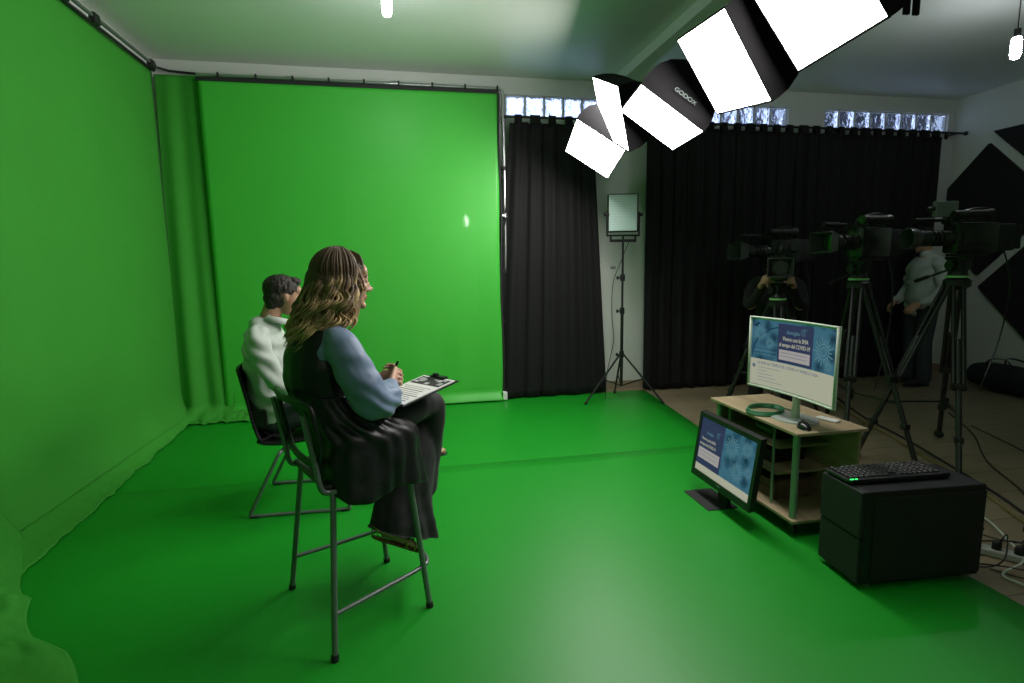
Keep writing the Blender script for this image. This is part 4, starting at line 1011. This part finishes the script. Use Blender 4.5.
# ------------------------------------------------------------------ monitors with the slide
def screen_mats():
    out = []
    m = bpy.data.materials.new('blue virus picture'); m.use_nodes = True; nt = m.node_tree; b = nt.nodes['Principled BSDF']
    tc = nt.nodes.new('ShaderNodeTexCoord'); v = nt.nodes.new('ShaderNodeTexVoronoi'); v.inputs['Scale'].default_value = 11; v.distance = 'EUCLIDEAN'
    n = nt.nodes.new('ShaderNodeTexNoise'); n.inputs['Scale'].default_value = 16; n.inputs['Detail'].default_value = 5
    ad = nt.nodes.new('ShaderNodeMath'); ad.operation = 'MULTIPLY'
    r = nt.nodes.new('ShaderNodeValToRGB'); r.color_ramp.elements[0].color = (.004, .03, .09, 1); r.color_ramp.elements[1].color = (.06, .19, .30, 1); r.color_ramp.elements[0].position = .08; r.color_ramp.elements[1].position = .5
    L = nt.links.new; L(tc.outputs['Object'], v.inputs['Vector']); L(tc.outputs['Object'], n.inputs['Vector']); L(v.outputs['Distance'], ad.inputs[0]); L(n.outputs['Fac'], ad.inputs[1])
    a2 = nt.nodes.new('ShaderNodeMath'); a2.operation = 'MULTIPLY'; a2.inputs[1].default_value = 1.9; L(ad.outputs[0], a2.inputs[0]); L(a2.outputs[0], r.inputs[0])
    L(r.outputs[0], b.inputs['Emission Color']); b.inputs['Emission Strength'].default_value = .55; b.inputs['Base Color'].default_value = (.01, .01, .01, 1); b.inputs['Roughness'].default_value = .5
    out.append(m)
    def em(nm, c, s=.55): return mat(nm, (.01, .01, .01), .5, emit=c, estr=s)
    out += [em('slide navy', (.035, .035, .13)), em('slide white', (.60, .60, .46), .58), em('slide grey text', (.16, .20, .30)), em('slide light box', (.55, .50, .50)), em('slide dark arc', (.0, .03, .10)), em('slide pale virus', (.13, .30, .38))]
    return out
SM = screen_mats()
def slide(name, parent, w, h, fn, full=True, off=.0012):
    """fn(a, b, d): a in [-w/2,w/2], b in [0,h], d = distance in front of the glass"""
    b = NB()
    def rect(x0, x1, y0, y1, mi, d, n=10):
        sheet(b, lambda u, v: fn(x0+(x1-x0)*u, y0+(y1-y0)*v, d), n, 1, mi)
    def txt(s, x, y, size, mi, bold=0, sx=1.):
        add_bm(b, text_bm(s, size, 0), lambda q: fn(x+q.x*sx, y+q.y, off*4), mi)
        if bold: add_bm(b, text_bm(s, size, 0), lambda q: fn(x+q.x*sx+size*.05, y+q.y+size*.02, off*4.3), mi)
    X = lambda f: -w/2+w*f
    split = .40 if full else .13
    rect(X(0), X(1), h*split, h, 0, 0, 16)
    rect(X(0), X(1), 0, h*split, 2, 0, 16)
    def virus(cx_, cy_, r, mi=6):
        for k in range(18):
            a = k/18*2*PI; p0, p1 = r*.55, r*(1.0 if k % 2 else .85); dw = .10
            pts = [(cx_+p0*math.cos(a-dw), cy_+p0*math.sin(a-dw)), (cx_+p1*math.cos(a-dw*.5), cy_+p1*math.sin(a-dw*.5)), (cx_+p1*math.cos(a+dw*.5), cy_+p1*math.sin(a+dw*.5)), (cx_+p0*math.cos(a+dw), cy_+p0*math.sin(a+dw))]
            b.faces.new([b.verts.new(fn(x, y, off)) for x, y in pts]).material_index = mi
        for rr_ in (.55, .34):
            ri = [b.verts.new(fn(cx_+r*rr_*math.cos(k/20*2*PI), cy_+r*rr_*math.sin(k/20*2*PI), off)) for k in range(20)]
            ro = [b.verts.new(fn(cx_+r*(rr_-.09)*math.cos(k/20*2*PI), cy_+r*(rr_-.09)*math.sin(k/20*2*PI), off)) for k in range(20)]
            for k in range(20): b.faces.new((ri[k], ri[(k+1) % 20], ro[(k+1) % 20], ro[k])).material_index = mi
    if full:
        # dark arcs at the left
        for r, th_ in ((.30, .012), (.22, .006)):
            P0 = [(X(.36)-r*math.cos(a), h*.44+r*1.25*h/.41*.72*math.sin(a)) for a in [PI*.55*k/24 for k in range(25)]]
            for (x0, y0), (x1, y1) in zip(P0, P0[1:]):
                if y1 < h*.99 and x1 < w/2 and min(x0, x1) > -w/2+.004: b.faces.new([b.verts.new(fn(*q, off*.8)) for q in ((x0, y0), (x1, y1), (x1+th_, y1-th_), (x0+th_, y0-th_))]).material_index = 5
        for k in range(4):
            rect(X(.02), X(.30), h*(.47+.03*k), h*(.475+.03*k), 5 if k % 2 else 6, off*.7)
        virus(X(.86), h*.68, h*.20); virus(X(.10), h*.80, h*.13); virus(X(.93), h*.5, h*.08); virus(X(.22), h*.66, h*.09)
        bx_0, bx_1 = .315, .735
        rect(X(bx_0), X(bx_1), h*.41, h*.975, 1, off*2)
        txt('famiglie', X(.42), h*.835, .030, 6, 1, 1.1)
        for k in range(3):
            ri = [(X(.61)+.012*k+.011*math.cos(a), h*.885+.02*math.sin(a)) for a in [PI*.2+PI*1.3*j/10 for j in range(11)]]
            for (x0, y0), (x1, y1) in zip(ri, ri[1:]): b.faces.new([b.verts.new(fn(*q, off*4)) for q in ((x0, y0), (x1, y1), (x1+.003, y1), (x0+.003, y0))]).material_index = 6
        txt('Vivere con la SMA', X(.375), h*.735, .033, 2, 1, .78)
        txt('al tempo del COVID-19', X(.335), h*.645, .033, 2, 1, .72)
        rect(X(.34), X(.71), h*.45, h*.60, 4, off*4)
        for k in range(2): rect(X(.36), X(.68), h*(.555-.05*k), h*(.562-.05*k), 3, off*5)
        txt('LA SMA AL TEMPO DEL COVID-19: VIVERE A CASA', X(.085), h*.325, .024, 3, 1, .86)
        for k, L_ in enumerate((.27, .12, .18, .22, .30)): rect(X(.09), X(.09+L_), h*(.275-.05*k), h*(.281-.05*k), 3, off*3)
        ri = [fn(X(.045)+.012*math.cos(k/14*2*PI), h*.29+.012*math.sin(k/14*2*PI), off*3) for k in range(14)]; b.faces.new([b.verts.new(p) for p in ri]).material_index = 3
    else:
        rect(X(0), X(.46), h*.13, h, 1, off)
        txt('famiglie', X(.14), h*.73, .026, 6, 1, .95)
        for k in range(3):
            ri = [(X(.35)+.010*k+.010*math.cos(a), h*.79+.018*math.sin(a)) for a in [PI*.2+PI*1.3*j/10 for j in range(11)]]
            for (x0, y0), (x1, y1) in zip(ri, ri[1:]): b.faces.new([b.verts.new(fn(*q, off*4)) for q in ((x0, y0), (x1, y1), (x1+.003, y1), (x0+.003, y0))]).material_index = 6
        txt('Vivere con la SMA', X(.06), h*.60, .028, 2, 1, .74)
        txt('al tempo del COVID-19', X(.03), h*.50, .028, 2, 1, .66)
        rect(X(.03), X(.44), h*.25, h*.45, 4, off*4)
        for k in range(2): rect(X(.06), X(.40), h*(.39-.07*k), h*(.398-.07*k), 3, off*5)
        virus(X(.62), h*.72, h*.20); virus(X(.86), h*.80, h*.15); virus(X(.75), h*.36, h*.18); virus(X(.93), h*.45, h*.10)
    bmesh.ops.remove_doubles(b, verts=b.verts, dist=1e-7)
    me = bpy.data.meshes.new(name); b.to_mesh(me); b.free(); return link(name, me, SM, parent, False)

# white curved monitor: left edge farther, right edge nearer
A = Vector((1.935, 2.985)); B = Vector((2.365, 2.405))     # tuned below
def place_between(t, A_, B_): pass
MW, MH = .628, .392
mx_, my_ = 2.10, 2.635; mang = R(-87)
Wm = thing('curved_monitor', 'white curved monitor showing the slide, standing on the wooden cart', 'monitor', (mx_, my_, .60), mang)
# local: x to the right along the screen, -y towards the viewer
Rc = 1.8
def cur(a, bb, d): 
    th = a/Rc; return Vector(((Rc-d)*math.sin(th), Rc*(1-math.cos(th))*-1+0-d*math.cos(th)+.0, .172+bb))
def shellpt(a, bb, d): return cur(a, bb, d)
b = NB()
fw = .016
n = 24; prof = []
for i in range(n+1):
    a = -MW/2-fw+(MW+2*fw)*i/n
    prof.append([b.verts.new(cur(a, -fw, 0)), b.verts.new(cur(a, MH+fw, 0)), b.verts.new(cur(a, MH+fw, -.014)), b.verts.new(cur(a, MH*.7, -.010-.026*(1-(2*i/n-1)**6))), b.verts.new(cur(a, MH*.25, -.010-.026*(1-(2*i/n-1)**6))), b.verts.new(cur(a, -fw, -.010))])
for p, q in zip(prof, prof[1:]):
    for k in range(6): b.faces.new((p[k], q[k], q[(k+1) % 6], p[(k+1) % 6]))
b.faces.new(prof[0]); b.faces.new(list(reversed(prof[-1])))
m_monwhite = mat('white monitor plastic', (.62, .66, .60), .35)
obj('housing', b, m_monwhite, Wm, auto=40)
b = NB(); 
tube(b, [cur(-MW/2-fw+.003, -fw+.003, .003), cur(-MW/2-fw+.003, MH+fw-.003, .003)], .006, 6); tube(b, [cur(MW/2+fw-.003, -fw+.003, .003), cur(MW/2+fw-.003, MH+fw-.003, .003)], .006, 6)
for bb in (-fw+.004, MH+fw-.004): tube(b, [cur(-MW/2-fw+(MW+2*fw)*k/20, bb, .003) for k in range(21)], .006, 6)
obj('bezel', b, m_monwhite, Wm, smooth=True)
slide('screen', Wm, MW, MH, lambda a, bb, d: cur(a, bb, d+.0025), True)
b = NB(); tube(b, [(-.05, .08, .01), (-.045, .08, .12), (-.01, .045, .28)], [(.03, .02), (.025, .015), (.03, .02)], 14, up=(1, 0, 0)); obj('neck', b, m_monwhite, Wm, smooth=True)
b = NB(); tube(b, [(-.06, .08, .001), (-.06, .08, .008), (-.06, .08, .012)], [(.115, .145), (.113, .143), (.09, .12)], 32, up=(0, 1, 0)); obj('base', b, mat('brushed pale metal', (.55, .58, .55), .3, metal=.4), Wm, auto=40)

# black monitor on the floor
Fm = thing('floor_monitor', 'black monitor showing the slide, standing on the green floor before the cart', 'monitor', (1.83, 2.875, 0), R(-90))
tl = R(8); FW, FH = .57, .350
def flat(a, bb, d):
    y0 = -d; z0 = bb
    return Vector((a, y0*math.cos(tl)+z0*math.sin(tl), .165+z0*math.cos(tl)+y0*math.sin(tl)))
b = NB(); fs_ = .028
def fbox(a0, a1, b0, b1, d0, d1, mi=0):
    vs = [b.verts.new(flat(a, bb, d)) for d in (d0, d1) for a, bb in ((a0, b0), (a1, b0), (a1, b1), (a0, b1))]
    for q in ((0, 1, 2, 3), (7, 6, 5, 4), (0, 4, 5, 1), (1, 5, 6, 2), (2, 6, 7, 3), (3, 7, 4, 0)): b.faces.new([vs[k] for k in q]).material_index = mi
fbox(-FW/2-fs_, FW/2+fs_, -fs_-.014, FH+fs_, -.028, 0); fbox(-FW/4, FW/4, FH*.1, FH*.7, -.06, -.028)
obj('housing', b, m_black, Fm)
b = NB()
fbox(-FW/2-fs_, FW/2+fs_, FH, FH+fs_, 0, .008); fbox(-FW/2-fs_, FW/2+fs_, -fs_-.014, 0, 0, .008); fbox(-FW/2-fs_, -FW/2, 0, FH, 0, .008); fbox(FW/2, FW/2+fs_, 0, FH, 0, .008)
fbox(-.02, .02, -.018, -.012, .008, .009, 1)
obj('bezel', b, [m_black, m_greytube], Fm)
slide('screen', Fm, FW, FH, lambda a, bb, d: flat(a, bb, d+.002), False)
b = NB(); box(b, (-.13, .02, .008), (.30, .20, .010), bev=.004); box(b, (-.05, .07, .12), (.10, .03, .23), bev=.006); obj('stand', b, m_blackm, Fm)

# things on top of the cart
b = NB()
for k in range(5):
    pts = [(.115*(1+.03*math.sin(k*2))*math.cos(2*PI*j/40)+.006*k, .095*math.sin(2*PI*j/40)+.004*math.sin(k*3+j*.3), .005+.004*k) for j in range(41)]
    tube(b, pts, .0042, 6)
tube(b, spline([(.12, 0, .008), (.16, -.05, .006), (.10, -.14, .006), (.0, -.13, .006), (-.06, -.06, .02)], 6), .004, 6)
simple('coiled_cable', b, mat('green cable', (.02, .16, .06), .4), 'coiled green cable on the cart in front of the white monitor', 'cable', (2.10, 2.86, .601), R(30), smooth=True)
Ms = thing('computer_mouse', 'black computer mouse at the near corner of the cart top', 'mouse', (2.10, 2.52, .602), R(70))
b = NB(); rr = bmesh.ops.create_uvsphere(b, u_segments=24, v_segments=14, radius=1); bmesh.ops.transform(b, matrix=Matrix.Diagonal((.058, .033, .036, 1)), verts=rr['verts'])
bmesh.ops.bisect_plane(b, geom=b.verts[:]+b.edges[:]+b.faces[:], plane_co=(0, 0, 0), plane_no=(0, 0, -1), clear_outer=True)
bmesh.ops.contextual_create(b, geom=[e for e in b.edges if e.is_boundary]); obj('shell', b, m_blackgloss, Ms, smooth=True)
b = NB(); tube(b, [(.03, -.004, .031), (.03, .004, .031)], .009, 12); obj('scroll_wheel', b, m_dark, Ms, auto=40)
b = NB(); tube(b, spline([(.055, 0, .012), (.10, .0, .004), (.16, -.05, .004), (.2, -.12, .004)], 6), .0022, 6); obj('cord', b, m_blackm, Ms)
b = NB(); box(b, (0, 0, .006), (.05, .12, .011), bev=.003); box(b, (0, .03, .013), (.03, .03, .003), bev=.001)
simple('white_adapter', b, m_white, 'small white adapter lying near the right rear edge of the cart', 'adapter', (2.335, 2.62, .601), R(20))

# ------------------------------------------------------------------ computer case, keyboard
PC = thing('computer_case', 'black computer tower lying on its side on the green floor', 'computer', (2.300, 2.085, 0), R(-4))
b = NB(); box(b, (0, 0, .252), (.60, .265, .445), bev=.006); obj('case_body', b, m_black, PC)
b = NB(); box(b, (-.312, 0, .362), (.028, .262, .220), bev=.006); box(b, (-.310, 0, .14), (.026, .262, .215), bev=.006); obj('front_panel', b, m_blackm, PC)
b = NB(); box(b, (.02, -.135, .245), (.56, .006, .40), bev=.003); obj('side_panel', b, m_blackm, PC)
for x in (-.25, .25):
    for y in (-.10, .10):
        b = NB(); rod(b, (x, y, .006), (x, y, .032), .018, 14); obj('foot', b, m_greytube, PC, auto=40)
KB = thing('keyboard', 'black keyboard with green light lying on top of the computer tower', 'keyboard', (2.24, 2.125, .477), R(-3)); KB.scale = (1.14, 1.1, 1)
b = NB(); box(b, (0, 0, .012), (.46, .155, .016), bev=.004); box(b, (0, -.068, .014), (.46, .02, .020), bev=.004); obj('keyboard_body', b, m_black, KB)
b = NB(); box(b, (0, 0, 0), (.0165, .0185, .010), bev=.002, seg=1)
kme = obj('key', b, mat('dark key plastic', (.035, .035, .037), .45), KB)
kd = kme.data; first = True
for r_ in range(6):
    for c_ in range(17):
        if (r_ == 0 and c_ in (1, 14)) or (r_ == 5 and c_ in (4, 6, 7, 8)): continue
        o = kme if first else kme.copy()
        if not first: COL.objects.link(o); o.parent = KB
        first = False
        o.location = (-.205+c_*.0245+(.004 if c_ > 13 else 0), .060-r_*.0215, .024)
        if r_ == 5 and c_ == 5: o.scale = (6, 1, 1)
b = NB(); box(b, (-.2215, -.0735, .0255), (.016, .004, .004)); box(b, (-.202, -.0735, .0255), (.010, .004, .004)); obj('status_light', b, mat('green led', (0, .1, .02), .3, emit=(.05, 1, .2), estr=1.6), KB)

# ------------------------------------------------------------------ power strip and cables
PS = thing('power_strip', 'white power strip with black plugs on the floor beside the computer tower', 'power strip', (2.93, 2.04, 0), R(-50))
b = NB(); box(b, (0, 0, .02), (.38, .065, .038), bev=.008); obj('strip_body', b, mat('white strip plastic', (.42, .45, .40), .4), PS)
for k in range(4):
    b = NB(); tube(b, [(-.14+k*.085, 0, .038), (-.14+k*.085, 0, .066), (-.14+k*.085+.01, 0, .085)], [.021, .020, .010], 14); pl = obj('plug', b, m_black, PS, auto=40)
    b = NB(); x = -.14+k*.085
    tube(b, spline([(x+.01, 0, .08), (x+.03, .04*(-1)**k, .12+.02*k), (x+.02, .14*(-1)**k, .05), (x-.06, .2*(-1)**k, .012), (x-.2, .22*(-1)**k+.03, .008)], 6), .0035, 6); obj('plug_cord', b, m_blackm, pl)
def cable(pts, r, m, label, grp='cables lying on the floor', wig=0):
    c = Vector(pts[0]); b = NB(); q = spline([tuple(Vector(p)-c) for p in pts], 8)
    tube(b, q, r, 8); o = obj('cable', b, m, smooth=True); o.location = c; tag(o, label, 'cable', grp); return o
m_cabley = mat('worn yellow brown cable', (.20, .16, .05), .6)
cable([(4.6, 5.2, .011), (4.2, 4.35, .011), (3.98, 3.7, .011), (3.62, 2.75, .011), (3.4, 2.3, .011), (3.1, 1.5, .011)], .009, m_cabley, 'thick yellowish cable running along the brown floor under the tripods')
cable([(4.68, 5.2, .011), (4.28, 4.35, .011), (4.07, 3.7, .011), (3.68, 2.72, .011), (3.48, 2.3, .011), (3.2, 1.5, .011)], .008, m_blackm, 'thick black cable running beside the yellowish one under the tripods')
cable([(5.2, 4.3, .007), (4.75, 3.7, .007), (4.2, 3.15, .007), (3.8, 2.6, .007), (3.3, 2.25, .007)], .005, m_blackm, 'thin black cable crossing the floor behind the computer tower')
cable([(4.98, 3.9, .007), (4.6, 3.1, .007), (4.1, 2.5, .007), (3.55, 1.95, .007), (3.2, 1.8, .007)], .004, m_blackm, 'thin dark cable nearest the right edge of the floor')
cable([(3.25, 2.42, .008), (3.15, 2.3, .04), (3.02, 2.12, .05), (2.93, 1.98, .03), (2.74, 1.93, .015), (2.72, 1.86, .015), (2.80, 1.72, .012), (2.95, 1.6, .012)], .006, mat('white cable', (.5, .55, .48), .45), 'white cable looping past the power strip by the floor edge')
cable([(2.66, 2.35, .008), (2.80, 2.22, .03), (2.88, 2.15, .05), (2.95, 2.0, .10), (2.90, 1.85, .03), (3.0, 1.7, .01)], .0045, m_blackm, 'black cable from behind the computer tower curling over the power strip')
cable([(2.68, 2.05, .007), (2.78, 1.98, .02), (2.90, 1.86, .03), (3.05, 1.84, .012), (3.0, 1.7, .008), (2.85, 1.62, .016)], .004, m_blackm, 'black cable tangled in front of the power strip')
# spare plug block
b = NB(); box(b, (0, 0, .022), (.10, .06, .04), bev=.01); box(b, (.02, .01, .05), (.03, .03, .02), bev=.004)
simple('power_adapter', b, m_black, 'black power adapter block on the floor in front of the power strip', 'adapter', (2.83, 1.86, .001), R(25))

# ------------------------------------------------------------------ duffel bag at the right wall
BG = thing('duffel_bag', 'dark duffel bag lying on the floor by the right wall', 'bag', (6.62, 4.86, 0), R(80))
b = NB(); limb(b, [(-.36, 0, .145, .125, .15), (-.30, 0, .155, .14, .18), (0, 0, .16, .152, .20), (.30, 0, .155, .14, .18), (.36, 0, .145, .125, .15)], up=(0, 0, 1))
remesh('bag_body', b, mat('dark navy bag cloth', (.010, .010, .016), .8, bump=.3, bscale=10), BG, .012, 5, .5, lambda co, no: co+no*.012*nz(co.x*5, co.y*5, co.z*6))
for s in (-1, 1):
    b = NB(); tube(b, spline([(-.15, s*.12, .27), (-.13, s*.10, .35), (0, s*.06, .38), (.13, s*.10, .35), (.15, s*.12, .27)], 6), [(.004, .014)]*25, 8); obj('strap', b, m_blackm, BG, smooth=True)
b = NB(); box(b, (0, 0, .318), (.5, .012, .006)); obj('zip', b, m_dark, BG)

# ------------------------------------------------------------------ world (daylight behind glass blocks)
w = bpy.data.worlds.new('World'); scene.world = w; w.use_nodes = True; nt = w.node_tree
bg = nt.nodes['Background']; tc = nt.nodes.new('ShaderNodeTexCoord'); n_ = nt.nodes.new('ShaderNodeTexNoise'); n_.inputs['Scale'].default_value = 22; n_.inputs['Detail'].default_value = 4
n2 = nt.nodes.new('ShaderNodeTexNoise'); n2.inputs['Scale'].default_value = 2.2
r = nt.nodes.new('ShaderNodeValToRGB'); r.color_ramp.elements[0].position = .42; r.color_ramp.elements[1].position = .62
r.color_ramp.elements[0].color = (.03, .045, .06, 1); r.color_ramp.elements[1].color = (.55, .66, 1, 1)
nt.links.new(tc.outputs['Generated'], n_.inputs['Vector']); nt.links.new(n_.outputs['Fac'], r.inputs[0]); nt.links.new(r.outputs[0], bg.inputs[0])
sp = nt.nodes.new('ShaderNodeSeparateXYZ'); mr = nt.nodes.new('ShaderNodeMapRange'); mr.inputs[1].default_value = .25; mr.inputs[2].default_value = .62; mr.inputs[3].default_value = 6.; mr.inputs[4].default_value = .10
nt.links.new(tc.outputs['Generated'], sp.inputs[0]); nt.links.new(sp.outputs['X'], mr.inputs[0]); nt.links.new(mr.outputs[0], bg.inputs[1])

# ------------------------------------------------------------------ camera
CM = [(0.981, -0.041, 0.188), (-0.191, -0.131, 0.973), (-0.015, -0.99, -0.137)]
r0 = Vector((0.981, -0.191, -0.015)).normalized(); d0 = Vector((0.188, .973, -.137)); d0 = (d0-r0*d0.dot(r0)).normalized(); u0 = r0.cross(d0)
cam = bpy.data.cameras.new('camera'); co = bpy.data.objects.new('camera', cam); COL.objects.link(co)
co.matrix_world = Matrix(((r0.x, u0.x, -d0.x, 0), (r0.y, u0.y, -d0.y, 0), (r0.z, u0.z, -d0.z, 1.5), (0, 0, 0, 1)))
cam.sensor_width = 36; cam.lens = 544/1024*36; cam.clip_start = .05
scene.camera = co
vs = scene.view_settings; vs.view_transform = 'Standard'; vs.look = 'None'; vs.gamma = 1; vs.exposure = 0; vs.use_curve_mapping = False
scene.cycles.use_denoising = True
scene.cycles.max_bounces = 8
scene.cycles.sample_clamp_indirect = 6
